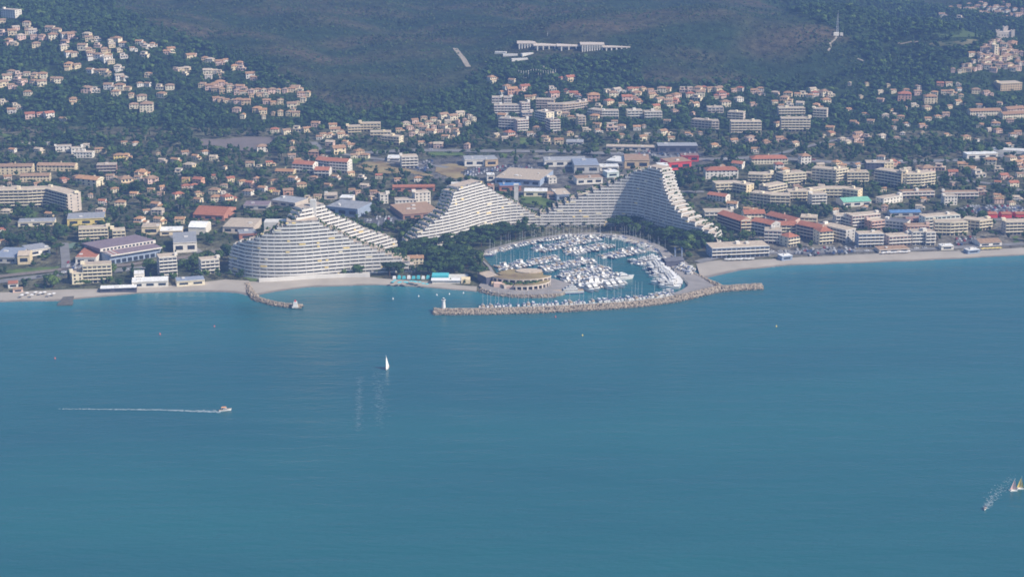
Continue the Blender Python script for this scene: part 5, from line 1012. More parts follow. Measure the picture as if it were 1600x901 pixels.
def restaurant():
    c = flat(814, 455); o = (*c, 2.45); ro = thing('terrace_restaurant', 'round two storey stone restaurant with piers and planted terraces on the quay platform', 'building', o)
    s = FPX / math.hypot(*c, CAM_H) * 8.188; WID = lambda u: (u - 560) / s
    def arc(rx, ry, a0, a1, n=26): return [(rx * math.cos(a0 + (a1 - a0) * k / n), ry * math.sin(a0 + (a1 - a0) * k / n)) for k in range(n + 1)]
    m = wallm('tan'); pal = wallm('beige')
    def ring(rx, ry, cy, z0, z1, a0, a1, wallmat, npier, wname):
        A = [(x, y + cy) for x, y in arc(rx - 2.2, ry - 2.2, a0, a1)]; B = [(x, y + cy) for x, y in arc(rx - 14, max(2, ry - 14), a0, a1)]
        w = MB(); w.ribbon(A, B, z0 - 1, z1 - .6, 0, 1, 1, 1); w.build(wname, [GLASS, m], ro)
        A2 = [(x, y + cy) for x, y in arc(rx, ry, a0, a1)]; r = MB(); r.ribbon(A2, B, z1 - .6, z1 + .5, 0, 0, 1, 0); r.build('roof_band', [pal, M_DRY], ro)
        for k in range(npier):
            t = a0 + (a1 - a0) * (k + .5) / npier; x, y = (rx - .5) * math.cos(t), (ry - .5) * math.sin(t) + cy; b = MB(); b.box(x, y, z0 - 1, 1.4, 1.2, z1 - z0 + .4, t + math.pi / 2); b.build('pier', [pal], ro)
    X0 = abs(WID(560 - 47 * 8.188)); 
    ring(X0, 20, 22, 0, 3.3, math.pi * 1.42, math.pi * 1.97, pal, 9, 'lower_storey')
    ring(X0 + 1, 15, 28, 2.4, 5.9, math.pi * 1.10, math.pi * 1.95, pal, 11, 'upper_storey')
    rr = random.Random(14)
    for k in range(7): b = MB(); b.box(-X0 * (.30 + .09 * k) + rr.uniform(-2, 2), 9 + 1.6 * k + rr.uniform(-2, 2), -1, rr.uniform(5, 9), rr.uniform(4, 7), rr.uniform(2.6, 4.2), rr.uniform(-.3, .3)); b.build('stepped_terrace', [wallm(rr.choice(('tan', 'beige', 'pink')))], ro)
    b = MB(); b.box(-X0 - 3, 30, -1, 11, 16, 7.0, .5); b.build('side_block', [wallm('dark')], ro); b = MB(); b.box(-X0 - 3, 30, 6, 12, 17, .5, .5); b.build('side_roof', [TERR], ro)
    w = MB(); w.prism([(x - 3, y + 22) for x, y in arc(X0 - 5, 15, 0, 2 * math.pi, 30)][:-1], -1, 2.5); w.build('inner_terrace', [TERR], ro)
    w = MB(); w.prism([(x * (1 + .12 * math.sin(3 * k_)), y * (1 + .2 * math.sin(2 * k_ + 1)) + 33) for k_, (x, y) in enumerate(arc(X0 - 6, 13, 0, 2 * math.pi, 30))][:-1], 2, 6.5); rf = w.build('roof', [M_DRY], ro)
    w = MB(); w.prism([(x + 7, y + 38) for x, y in arc(X0 * .45, 7, 0, 2 * math.pi, 24)][:-1], 6.3, 7.4); w.build('roof_mound', [roofm('tanroof')], rf)
    g = MB(); rr = random.Random(4)
    for _ in range(110): a = rr.uniform(math.pi, 2 * math.pi); k = rr.uniform(.75, 1.0); g.box((X0 - 6) * k * math.cos(a), 18 * k * math.sin(a) + 25, 2.4 if a < math.pi * 1.42 else 3.5, rr.uniform(1, 3), rr.uniform(1, 2), rr.uniform(.8, 1.8), rr.random() * 3, taper=.6)
    g.build('terrace_plants', [F_MID], ro, kind='stuff')
    MARKS.append((c[0], c[1] + 25, 'the round restaurant'))
    for u in np.arange(-X0, X0 + 1, 8): [foot(c[0] + u, c[1] + v, 9, 4, 6) for v in (8, 20, 32, 45, 58)]
restaurant()
def boatyard():
    p = flat(*fpx('Y', 95, 395)); ro = thing('boatyard_hall', 'dark blue roofed boatyard hall at the east end of the basin', 'building', (*p, 2.5)); m = MB(); m.box(0, 0, -1, 17, 11, 5.5, .35); m.build('wall', [wallm('dark')], ro)
    r = MB(); rx = []
    for k in range(7): t = k / 6; rx.append((-6 + 12 * t, 4.5 + 1.8 * math.sin(math.pi * t)))
    c, s = math.cos(.35), math.sin(.35)
    for (y0, z0), (y1, z1) in zip(rx[:-1], rx[1:]): r.quad(*[(x * c - y * s, x * s + y * c, z) for x, y, z in ((-9, y0, z0), (9, y0, z0), (9, y1, z1), (-9, y1, z1))])
    r.build('roof', [roofm('darkroof')], ro); foot(p[0], p[1], 18, 12, 7)
    c0 = flat(*fpx('Y', 180, 300)); ro = thing('boat_crane', 'blue steel boat hoist beside the boatyard hall', 'crane', (*c0, 2.5)); m = MB()
    for x in (-3, 3):
        for y in (-4, 4): q = MB(); q.tube((x, y, 0), (x, y, 8), .35, .3, 6); q.build('leg', [wallm('bluegrey')], ro)
        q = MB(); q.box(x, 0, 7.8, .7, 9, .8); q.build('girder', [BLUEC], ro)
    MARKS.append((*p, 'the boatyard hall'))
boatyard()
def pool():
    a = flat(*fpx('Z', 676, 437)); ro = thing('beach_club', 'turquoise fenced beach club with white terrace on the small beach', 'beach club', (*a, 2.2)); s = FPX / math.hypot(*a, CAM_H)
    m = MB(); m.box(12 / s * 1.0, 4, -.5, 26 / s, 10, 4.2); m.build('cabin', [TURQ], ro); m = MB(); m.box(38 / s, 5, -.5, 34 / s, 12, 2.4); m.build('terrace', [CONC], ro)
    for k in range(9): m = MB(); m.box((-60 + k * 7.5) / s, 3, 0, 3.2, 2.6, 2.2 + .6 * (k % 2), 0, taper=.7); m.build('canvas_cabana', [TURQ if k % 3 else SAILM], ro)
    m = MB(); m.box(22 / s, -9, -.5, 44 / s, 6, 3.0); m.build('bar', [wallm('white')], ro); m = MB(); m.box(22 / s, -9, 2.5, 47 / s, 8, .4); m.build('roof', [SAILM], ro); m = MB(); m.box(52 / s, -8, -.5, 14 / s, 9, 4.0); m.build('kiosk', [wallm('cream')], ro)
    for u in range(-60, 60, 8): foot(a[0] + u / s, a[1] + 2, 8, 5, 4)
    MARKS.append((a[0], a[1], 'the turquoise beach club'))
pool()
villas_extra = [('V', (180, 605), 120, 'ivory', 'terra', 'long cream villa with tiled roof in the pines beside the harbour')]
for f_, p_, w_, W_, K_, lb in villas_extra:
    q = ground(*fpx(f_, *p_)); a, b, c, d, one = villa_meshes(6, W_, K_); ro = thing('villa', lb, 'house', q, .1); obj('wall', a, ro); rf = obj('roof', b, ro); obj('chimney', d, rf)
    for wx, wy, wz, sd, ab in one: obj('window', window_mesh(ab, sd), ro, (wx, wy, wz))
    foot(q[0], q[1], 10, 9, 7)

# ------------------------------------------------------------------ boats
def hull(L, B, fb, m, sheer=.25, stern=.8, tr=None, n=9):
    """a lofted hull, bow to +x, waterline at z = 0"""
    rows = []
    for i in range(n):
        t = i / (n - 1); x = -L / 2 + L * t
        w = B / 2 * (stern + (1 - stern) * math.sin(min(1, t * 1.8) * math.pi / 2)) * (1 - max(0, (t - .45) / .55) ** 2.2)
        z = fb * (1 + sheer * t * t); rows.append([(x - (.0 if t < .9 else -.03 * L), -w, z), (x - .04 * L * t, -w * .82, .0), (x - .05 * L * t, -w * .4, -.35), (x - .05 * L * t, w * .4, -.35), (x - .04 * L * t, w * .82, .0), (x - (.0 if t < .9 else -.03 * L), w, z)])
    for a, b in zip(rows[:-1], rows[1:]):
        for k in range(5): m.quad(a[k], b[k], b[k + 1], a[k + 1], 0)
        m.quad(a[5], b[5], b[0], a[0], 1)
    m.f.append(tuple(range(len(m.v), len(m.v) + 6))); m.v += rows[0]; m.m.append(0)
BP = {}
def boat_protos():
    def sail(key, L, hullm, cover, mast):
        h = MB(); hull(L, L * .31, L * .1, h); p = [('hull', h.mesh('hull', [hullm, TEAK if L > 11 else GEL]))]
        c = MB(); c.box(L * .06, 0, L * .1, L * .36, L * .19, L * .055, 0, taper=.82); p.append(('cabin', c.mesh('cabin', [GEL])))
        w = MB(); w.box(L * .06, 0, L * .115, L * .28, L * .192, L * .02, 0); p.append(('cabin_window', w.mesh('cabin_window', [GLASS])))
        t = MB(); t.tube((L * .1, 0, L * .08), (L * .1, 0, mast), .15, .1, 5); t.tube((L * .1, -1.3, mast * .55), (L * .1, 1.3, mast * .55), .06, .06, 4); p.append(('mast', t.mesh('mast', [ALU])))
        b = MB(); b.box(-L * .1, 0, L * .19, L * .4, .45, .5, 0, taper=.7); p.append(('boom_cover', b.mesh('boom_cover', [cover])))
        if L > 10: s = MB(); s.box(-L * .2, 0, L * .15, L * .12, L * .24, .12); s.tube((-L * .25, -L * .1, L * .1), (-L * .25, -L * .1, L * .15), .05, .05, 4); s.tube((-L * .25, L * .1, L * .1), (-L * .25, L * .1, L * .15), .05, .05, 4); p.append(('spray_hood', s.mesh('spray_hood', [cover])))
        BP[key] = (p, L)
    def motor(key, L, hullm, top, fly):
        h = MB(); hull(L, L * .33, L * .13, h, .35, .92); p = [('hull', h.mesh('hull', [hullm, GEL]))]
        c = MB(); c.box(-L * .03, 0, L * .14, L * .46, L * .25, L * .09, 0, taper=.8); p.append(('cabin', c.mesh('cabin', [GEL])))
        w = MB(); w.box(-L * .02, 0, L * .165, L * .44, L * .246, L * .035, 0, taper=.95); p.append(('windscreen', w.mesh('windscreen', [GLASS])))
        if fly: f = MB(); f.box(-L * .08, 0, L * .23, L * .3, L * .22, L * .05, 0, taper=.9); p.append(('flybridge', f.mesh('flybridge', [GEL]))); a = MB(); a.box(-L * .14, 0, L * .31, L * .16, L * .2, .12); [a.tube((-L * .14 + sx * L * .07, sy * L * .09, L * .25), (-L * .14 + sx * L * .07, sy * L * .09, L * .31), .06, .06, 4) for sx in (-1, 1) for sy in (-1, 1)]; p.append(('sunshade', a.mesh('sunshade', [top])))
        else: a = MB(); a.box(-L * .3, 0, L * .2, L * .2, L * .26, .15); p.append(('canvas_cover', a.mesh('canvas_cover', [top])))
        BP[key] = (p, L)
    def small(key, L, hullm, cov):
        h = MB(); hull(L, L * .36, L * .12, h, .3, .95); p = [('hull', h.mesh('hull', [hullm, GEL]))]; c = MB(); c.box(L * .05, 0, L * .11, L * .22, L * .2, L * .12, 0, taper=.75); p.append(('console', c.mesh('console', [GEL])))
        a = MB(); a.box(-L * .18, 0, L * .13, L * .36, L * .3, .18); p.append(('cover', a.mesh('cover', [cov]))); b = MB(); b.box(-L * .5, 0, .1, .5, .5, 1.0); p.append(('outboard', b.mesh('outboard', [wallm('dark')]))); BP[key] = (p, L)
    sail('sail_blue', 10.5, GEL, BLUEC, 14); sail('sail_beige', 11.5, GEL, BEIGEC, 15.5); sail('sail_navy', 12, NAVY, BEIGEC, 16); sail('sail_small', 8, GEL, BLUEC, 10.5)
    motor('motor_fly', 13, GEL, BEIGEC, True); motor('motor_white', 11, GEL, BLUEC, False); motor('motor_blue', 10, NAVY, BEIGEC, False); motor('yacht', 19, GEL, SAILM, True); motor('yacht_navy', 22, NAVY, SAILM, True)
    small('small_blue', 6.5, GEL, BLUEC); small('small_grey', 6.0, GEL, BEIGEC)
boat_protos()
BD = {'sail_blue': ('sailing_boat', 'blue covered sailing boat', 'sailboat'), 'sail_beige': ('sailing_boat', 'beige covered sailing boat', 'sailboat'), 'sail_navy': ('sailing_boat', 'navy hulled sailing boat', 'sailboat'), 'sail_small': ('sailing_boat', 'small white sailing boat', 'sailboat'),
      'motor_fly': ('motor_cruiser', 'white flybridge cruiser', 'motorboat'), 'motor_white': ('motor_cruiser', 'blue canvas motor cruiser', 'motorboat'), 'motor_blue': ('motor_cruiser', 'navy motor cruiser', 'motorboat'), 'yacht': ('motor_yacht', 'large white motor yacht', 'yacht'), 'yacht_navy': ('motor_yacht', 'large navy motor yacht', 'yacht'),
      'small_blue': ('small_motorboat', 'blue covered open motorboat', 'motorboat'), 'small_grey': ('small_motorboat', 'grey covered open motorboat', 'motorboat')}
BS = .86
BOATS = []   # key, x, y, yaw, row phrase, index, projected size
def moor(a, b, spacing, sides, keys, phrase, seed, gap=1.0, skip=.06):
    rr = random.Random(seed); P = resample([flat(*p, 0) for p in a] if b is None else [flat(*a, 0), flat(*b, 0)], .5)
    L = [0]
    for u, v in zip(P[:-1], P[1:]): L.append(L[-1] + math.hypot(v[0] - u[0], v[1] - u[1]))
    N = normals(P)
    for sd in sides:
        t = 2.0; i = 0
        while t < L[-1] - 1.5:
            k = rr.choice(keys); ln = BP[k][1] * BS; bw = ln * .33
            j = min(len(P) - 1, int(np.searchsorted(L, t + bw / 2)))
            if rr.random() > skip:
                n = N[j]; d = gap + ln / 2 + rr.uniform(-.3, .6); yaw = math.atan2(n[1] * sd, n[0] * sd) + rr.uniform(-.05, .05)
                BOATS.append((k, P[j][0] + n[0] * sd * d, P[j][1] + n[1] * sd * d, yaw, (', seaward side of ' if sd > 0 else ', landward side of ') + phrase if len(sides) > 1 else ' ' + phrase, i, ln)); i += 1
            t += bw + spacing
SB = ['sail_blue', 'sail_beige', 'sail_small', 'motor_white', 'motor_blue', 'small_blue', 'motor_fly', 'sail_navy', 'sail_blue', 'small_grey']
SM = ['sail_blue', 'sail_small', 'small_blue', 'small_grey', 'motor_white', 'sail_beige']
PONT = [((836, 393), (930, 373.5), 'longest rear pontoon'), ((884, 398), (952, 384), 'middle rear pontoon'), ((940, 404), (1004, 391.5), 'short rear pontoon'), ((778, 421.5), (872, 404), 'pontoon by the harbour pines'),
        ((838, 424), (924, 408), 'second pontoon'), ((866, 432.5), (950, 419), 'third pontoon'), ((880, 442), (962, 429.5), 'fourth pontoon'), ((903, 451), (972, 441), 'outermost pontoon'), ((985, 412), (1040, 404), 'pontoon by the boatyard hall')]
for i, (a, b, ph) in enumerate(PONT):
    pa, pb = flat(*a, 0), flat(*b, 0); o = (*pa, 0); ro = thing('pontoon', 'floating ' + ph + ' lined with boats', 'pontoon', o, group='floating pontoons'); P = [pa, pb]; N = normals(P); m = MB(o); m.ribbon(offs(P, N, 1.1), offs(P, N, -1.1), -.4, .55); m.build('deck', [CONC], ro)
    for k in range(5): t = k / 4; m = MB(o); m.tube((pa[0] + (pb[0] - pa[0]) * t + N[0][0] * 1.3, pa[1] + (pb[1] - pa[1]) * t + N[0][1] * 1.3, -2), (pa[0] + (pb[0] - pa[0]) * t + N[0][0] * 1.3, pa[1] + (pb[1] - pa[1]) * t + N[0][1] * 1.3, 2.4), .22, .22, 6); m.build('pile', [ALU], ro)
    moor(a, b, .25, (1, -1), SB if i != 7 else ['motor_fly', 'motor_white', 'yacht', 'sail_beige', 'motor_fly'], 'the ' + ph, 40 + i)
moor([(754, 402), (754, 398), (776, 391), (803, 383.5), (842, 375.5), (881, 369.5), (925, 368)], None, .3, (1,), SB, 'along the rear quay under the pines', 60)
moor([(935, 367.5), (975, 371.5), (1008, 381), (1028, 391.5)], None, .3, (1,), SB, 'along the quay near the tall pyramid', 61)
moor([(1004, 388), (1030, 398)], None, .6, (-1,), SM, 'in the back corner of the basin', 62)
EQ = [(1040, 413), (1058, 428), (1068, 435), (1073.5, 442), (1072, 447.5), (1062, 454)]
for k, (a, b) in enumerate([((1016, 404), (1040, 412)), ]): pass
rr = random.Random(9); P = resample([flat(*p, 0) for p in [(1030, 404), (1044, 414), (1056, 428), (1066, 435.5), (1071, 442), (1070, 447), (1062, 453)]], 1.0); Lq = len(P); t = 2; i = 0
while t < Lq - 3:
    k = rr.choice(['yacht', 'yacht', 'motor_fly', 'yacht_navy', 'yacht', 'yacht']) if t > 14 else rr.choice(['motor_fly', 'motor_white', 'yacht'])
    ln = BP[k][1]; BOATS.append((k, P[t][0] - ln / 2 - 1.5, P[t][1] + rr.uniform(-.5, .5), math.pi + rr.uniform(-.06, .06) - .10, ' stern to at the east quay', i, ln)); i += 1; t += int(ln * .22 + .8)
for j in range(9): # second rank reaching into the basin
    q = flat(1002 + j * 5.2, 411 + j * 5.6, 0); k = rr.choice(['motor_fly', 'yacht', 'motor_white']); BOATS.append((k, q[0], q[1], math.pi - .1, ' in the outer rank of the east quay', j, BP[k][1]))
moor([(745, 482.5), (800, 480), (850, 478.5), (900, 475.5), (950, 472.5), (1000, 468.5), (1040, 463.5), (1058, 460)], None, .5, (-1,), SM, 'moored inside the breakwater', 63, gap=.6)
BOATS.append(('yacht', *flat(975, 436, 0), math.pi * .1, ' at the end of the outermost pontoon', 0, 30))
for j in range(16):
    q = flat(1057 + (j % 8) * 3.4 + (j // 8) * 5, 415 + (j % 8) * 1.3 - (j // 8) * 5.5 + 4, 2.5); k = rr.choice(['small_blue', 'small_grey', 'motor_white', 'small_grey']); BOATS.append((k, q[0], q[1], rr.uniform(-.4, .4) + 1.3, ' laid up on the harbour apron', j, BP[k][1]))
bo = sorted(BOATS, key=lambda t: -t[6] * FPX / math.hypot(t[1], t[2], CAM_H)); own = set(id(t) for t in bo[:300]); rest = [t for t in bo[300:]]
seq = {}
for t in BOATS:
    k, x, y, yaw, ph, i, ln = t
    if id(t) not in own: continue
    kk = (k, ph); seq[kk] = seq.get(kk, 0) + 1
tot_b = dict(seq); seq = {}
RING = {}
for t in BOATS:
    k, x, y, yaw, ph, i, ln = t
    if id(t) not in own: continue
    kk = (k, ph); j = seq.get(kk, 0); seq[kk] = j + 1; nm, lb, ct = BD[k]
    ro = thing(nm, lb + ph + ('' if tot_b[kk] == 1 else ', %s from west' % ordinal(j)), ct, (x, y, 2.9 if 'apron' in ph else 0), yaw, 'boats in the harbour')
    bs = BS * (1 + .1 * math.sin(x * 3.7 + y)) if 'yacht' not in k else .92
    ro.scale = (bs, bs, .98)
    for pn, me in BP[k][0]: obj(pn, me, ro)
if rest:
    m = MB(); mats = []; idx = {}
    for k, x, y, yaw, ph, i, ln in rest:
        zb = 2.9 if 'apron' in ph else 0; cs, sn = math.cos(yaw) * BS, math.sin(yaw) * BS
        for pn, me in BP[k][0]:
            for mt in me.materials:
                if mt.name not in idx: idx[mt.name] = len(mats); mats.append(mt)
            n = len(m.v); m.v += [(x + v.co.x * cs - v.co.y * sn, y + v.co.x * sn + v.co.y * cs, v.co.z + zb) for v in me.vertices]
            for f in me.polygons: m.f.append(tuple(n + q for q in f.vertices)); m.m.append(idx[me.materials[f.material_index].name])
    m.build('remaining_small_boats', mats, kind='stuff', label='remaining small boats packed between the moored ones', category='boats')
print('boats', len(BOATS))
def bigyacht():
    a = flat(862, 459.2, 0); b = flat(912, 456.8, 0); L = math.hypot(b[0] - a[0], b[1] - a[1]) * .98; yaw = math.atan2(a[1] - b[1], a[0] - b[0]); c = ((a[0] + b[0]) / 2, (a[1] + b[1]) / 2 - 1.0, 0)
    ro = thing('superyacht', 'largest white yacht with dark waterline beside the restaurant platform', 'yacht', c, yaw); h = MB(); hull(L, L * .22, L * .1, h, .3, .9); h2 = h.build('hull', [GEL, TEAK], ro)
    w = MB(); w.box(-L * .05, 0, .0, L * .9, L * .195, .9); w.build('boot_stripe', [NAVY], ro)
    for z, l, x, wd, hh in ((.105, .5, -.08, .17, .06), (.165, .36, -.1, .14, .055), (.22, .2, -.12, .11, .04)):
        m = MB(); m.box(L * x, 0, L * z, L * l, L * wd, L * hh, 0, taper=.88); d = m.build('deckhouse', [GEL], ro); m = MB(); m.box(L * x + .3, 0, L * (z + .018), L * l * .97, L * wd * .985, L * .02, 0); m.build('window_band', [GLASS], d)
    m = MB(); m.tube((-L * .12, 0, L * .26), (-L * .15, 0, L * .34), .35, .15, 6); m.build('radar_mast', [GEL], ro)
bigyacht()
# boats out at sea
def sea_sail(px, py, L, mast, lab, sailmats, cat=False, yaw=0.0, heel=.06):
    q = flat(px, py, 0); ro = thing('sailing_catamaran' if cat else 'sailing_yacht', lab, 'sailboat', (*q, 0), yaw, 'boats out on the bay'); ro.rotation_euler = (heel, 0, yaw)
    if cat:
        for s in (-1, 1): h = MB(); hull(L, L * .13, L * .11, h, .2, .8); h.v = [(x, y + s * L * .2, z) for x, y, z in h.v]; h.build('hull', [GEL, GEL], ro)
        t = MB(); t.box(-.1 * L, 0, L * .1, L * .4, L * .38, .15); t.build('trampoline', [wallm('white')], ro)
    else: h = MB(); hull(L, L * .3, L * .1, h); h.build('hull', [GEL, TEAK], ro); c = MB(); c.box(L * .02, 0, L * .1, L * .34, L * .18, L * .06, 0, taper=.8); c.build('cabin', [GEL], ro)
    t = MB(); t.tube((L * .1, 0, 0), (L * .1, 0, mast), .14, .09, 6); t.build('mast', [ALU], ro)
    def sailpoly(pts, nm, mts, belly):
        m = MB(); n = len(mts); foot_a, foot_b, head = pts
        for i in range(10):
            for s in (0, 1):
                t0, t1 = i / 10, (i + 1) / 10
                def at(u, v): a = [foot_a[k] + (head[k] - foot_a[k]) * v for k in range(3)]; b = [foot_b[k] + (head[k] - foot_b[k]) * v for k in range(3)]; p = [a[k] + (b[k] - a[k]) * u for k in range(3)]; p[1] += belly * math.sin(math.pi * u) * (1 - v); return tuple(p)
                for u0, u1 in ((0, .25), (.25, .5), (.5, .75), (.75, 1)):
                    if s == 0: m.quad(at(u0, t0), at(u1, t0), at(u1, t1), at(u0, t1), min(n - 1, int(i * n / 10)))
        m.build(nm, mts, ro)
    sailpoly(((L * .08, 0, L * .17), (-L * .38, L * .1, L * .17), (L * .09, 0, mast * .98)), 'mainsail', sailmats, L * .06)
    sailpoly(((L * .5, 0, L * .12), (L * .08, L * .14, L * .14), (L * .11, 0, mast * .85)), 'jib', sailmats, L * .06)
sea_sail(605, 575.5, 8, 10.6, 'white sailing yacht under full sail alone in the bay', [SAILM], yaw=math.radians(262))
S1 = mat('red_sailcloth', (.62, .17, .14), .7, .05); S2 = mat('pink_sailcloth', (.74, .50, .46), .7, .05); S3 = mat('yellow_sailcloth', (.78, .60, .16), .7, .05); S4 = mat('green_sailcloth', (.18, .52, .16), .7, .05); S5 = mat('orange_sailcloth', (.72, .34, .12), .7, .05)
sea_sail(1583, 766, 4.8, 8.2, 'small catamaran with red and pink sails at the right edge', [S2, S2, S2, SAILM], True, math.radians(12)); sea_sail(1593.5, 763, 4.8, 8.4, 'small catamaran with yellow and green striped sails', [S3, S3, S3, S4], True, math.radians(8))
FAINT = mat('painted_glint', (.15, .25, .31), .6, .12, .3, .2)  # pale colour that paints glints of light on the sea
def foam_glint_strip(name, label, pts, n, size, seed, ec=(.25, .6), fm=None):  # lays wake and surf foam, and also the painted glint streaks
    rs = random.Random(seed); m = MB()
    P = [(*flat(px, py, 0), w, d) for px, py, w, d in pts]
    for _ in range(n):
        i = rs.randrange(len(P) - 1); t = rs.random(); a, b = P[i], P[i + 1]; x, y, w, d = [a[k] + (b[k] - a[k]) * t for k in range(4)]
        if rs.random() > d: continue
        u = rs.gauss(0, .5) * w; dx, dy = b[0] - a[0], b[1] - a[1]; L = math.hypot(dx, dy); x += -dy / L * u; y += dx / L * u; s = rs.uniform(.4, 1) * size; e = rs.uniform(*ec); r = rs.gauss(0, .12)
        c, sn = math.cos(r), math.sin(r); z = .03 + rs.random() * .10; k = 6
        j = len(m.v); m.v += [(x + s * math.cos(6.283 * q / k) * c - s * e * math.sin(6.283 * q / k) * sn, y + s * math.cos(6.283 * q / k) * sn + s * e * math.sin(6.283 * q / k) * c, z) for q in range(k)]; m.f.append(tuple(range(j, j + k))); m.m.append(0)
    m.build(name, [fm or FOAM], kind='stuff', label=label, category='foam')
def motorboat(px, py, L, yaw, lab, seed, top='orange'):
    q = flat(px, py, 0); ro = thing('speedboat', lab, 'motorboat', (*q, .15), yaw, 'boats out on the bay'); ro.rotation_euler = (0, -.06, yaw)
    h = MB(); hull(L, L * .32, L * .12, h, .35, .9); h.build('hull', [GEL, TEAK], ro); m = MB(); m.box(0, 0, L * .13, L * .36, L * .22, L * .1, 0, taper=.75); c = m.build('cabin', [GEL], ro); m = MB(); m.box(.1, 0, L * .16, L * .34, L * .215, L * .04); m.build('windscreen', [GLASS], c)
    m = MB(); m.box(-.1 * L, 0, L * .3, L * .4, L * .24, .15); [m.tube((-.1 * L + sx * L * .17, sy * L * .1, L * .13), (-.1 * L + sx * L * .17, sy * L * .1, L * .3), .06, .06, 4) for sx in (-1, 1) for sy in (-1, 1)]; m.build('sunshade', [wallm(top)], ro)
motorboat(352, 641.5, 8.5, math.radians(8), 'white motorboat with orange top speeding across the bay', 1)
foam_glint_strip('wake_foam', 'long white wake behind the speeding motorboat', [(90, 638.5, 1.0, .12), (160, 638.8, .8, .3), (250, 640, 1.0, .7), (345, 643, 2.3, 1)], 1500, .8, 1)
motorboat(1539, 795, 5.0, math.radians(250), 'small speedboat below the two catamarans', 2, 'dark')
foam_glint_strip('wake_foam', 'spreading wake of the small speedboat', [(1586, 742, 5, .10), (1565, 760, 5, .3), (1550, 778, 3.4, .7), (1540, 794, 1.8, 1)], 520, .6, 2)
foam_glint_strip('surf_foam', 'thin broken surf line along the left beach', [(x_, y_ + .4, .8, .45) for x_, y_ in W_OUT], 900, .9, 8, (.2, .4)); foam_glint_strip('surf_foam', 'thin broken surf line along the right beach', [(x_, y_ + .3, .8, .4) for x_, y_ in E_OUT], 600, .9, 9, (.2, .4))
for k, (x0, x1, y0, y1, w_) in enumerate([(563, 560, 588, 675, 3.2), (590, 594, 575, 668, 4.6)]):  # two columns of flat flecks, light glinting on the water painted as colour
    foam_glint_strip('painted_glint_streak', '%s pale painted glint streak on the water near the sailing yacht' % ('narrow' if k == 0 else 'broad'), [(x0, y0, w_, .5), ((x0 + x1) / 2, (y0 + y1) / 2, w_, .9), (x1, y1, w_, .3)], 420, 1.4, 5 + k, (.08, .2), FAINT)
for k, (x, y) in enumerate([(614, 467), (654, 463), (682.5, 461), (702, 459.5), (724, 458), (910, 524), (1213, 510), (86, 560), (250, 522), (335, 510), (868, 495)]):
    q = flat(x, y, 0); ro = thing('mooring_buoy', ('%s buoy from the west in the row off the small beach' % ordinal(k)) if k < 5 else ['yellow buoy outside the breakwater bend', 'yellow buoy off the east breakwater tip', 'small buoy far off the west beach', 'small buoy off the beach pyramid groyne, nearer the motorboat', 'small buoy close off the short groyne', 'red buoy close outside the breakwater'][k - 5], 'buoy', (*q, 0), 0, 'mooring buoys')
    bm = SAILM if k < 5 else S3 if k < 7 else S1; m = MB(); m.tube((0, 0, -.3), (0, 0, .5), .7, .6, 8); m.build('float', [bm], ro); m = MB(); m.tube((0, 0, .5), (0, 0, 1.5), .3, .08, 6); m.build('top_mark', [bm], ro)

pm = MB(); pm.tube((0, 0, 0), (0, 0, 2.3), .06, .06, 5); POLE = pm.mesh('pole', [ALU]); pm = MB()
for k_ in range(8): a0_, a1_ = k_ * math.pi / 4, (k_ + 1) * math.pi / 4; pm.tri((0, 0, 2.6), (1.7 * math.cos(a0_), 1.7 * math.sin(a0_), 2.1), (1.7 * math.cos(a1_), 1.7 * math.sin(a1_), 2.1)); pm.tri((0, 0, 2.55), (1.7 * math.cos(a1_), 1.7 * math.sin(a1_), 2.08), (1.7 * math.cos(a0_), 1.7 * math.sin(a0_), 2.08))
CANO = [pm.mesh('canopy', [m_]) for m_ in (SAILM, TURQ, S3)]
rb = random.Random(31)
for ph_, f_, x0_, x1_, y0_, y1_, n_, ci_ in (('before the white beach hotel', 'J', 330, 600, 664, 655, 14, 0), ('on the beach by the turquoise club', 'Z', 610, 668, 440, 443, 12, 1), ('before the tan terrace bar', 'K', 320, 580, 556, 545, 12, 0), ('before the terracotta beach restaurant', 'K', 1220, 1400, 520, 512, 9, 2), ('before the left beach hut', 'Z', 30, 90, 460, 459, 8, 0)):
    for k_ in range(n_):
        t_ = (k_ + rb.uniform(.2, .8)) / n_; q = flat(*fpx(f_, x0_ + (x1_ - x0_) * t_, y0_ + (y1_ - y0_) * t_ + rb.uniform(0, 4)), 1.9)
        ro = thing('beach_parasol', '%s parasol %s, %s from left' % (('white', 'turquoise', 'yellow')[ci_], ph_, ordinal(k_)), 'parasol', (*q, 1.8), 0, 'parasols ' + ph_); obj('pole', POLE, ro); obj('canopy', CANO[ci_], ro)
# ------------------------------------------------------------------ cars
CM = {}
def car_mesh(k):
    if k not in CM:
        paint = mat('car_paint_' + k, {'white': (.78, .78, .78), 'silver': (.48, .49, .51), 'dark': (.05, .05, .06), 'red': (.42, .04, .04), 'blue': (.06, .12, .30)}[k], .3, .02, .5, .5)
        m = MB(); m.box(0, 0, .25, 4.3, 1.75, .62, 0, 0, taper=.96); m.box(-.15, 0, .87, 2.3, 1.6, .55, 0, 1, 0, taper=.78)
        for x in (-1.3, 1.3):
            for y in (-.82, .82): m.tube((x, y - .1, .32), (x, y + .1, .32), .32, .32, 8, 2)
        CM[k] = m.mesh('car', [paint, GLASS, wallm('dark')])
    return CM[k]
CARP = {'dealer': ('in the dealers yard behind the middle pyramid', 74), 'retail': ('in the retail park behind the tall pyramid', 40), 'behind': ('in the car park behind the beach pyramid', 26), 'eastlot': ('in the big east car park', 70), 'beachlot': ('in the car park behind the east beach', 46), 'eastlot2': ('in the small car park by the terracotta restaurant', 14), 'hallstreet': ('beside the red roofed low hall', 12), 'slopelot': ('in the lot beside the dry slope', 16)}
rc = random.Random(21)
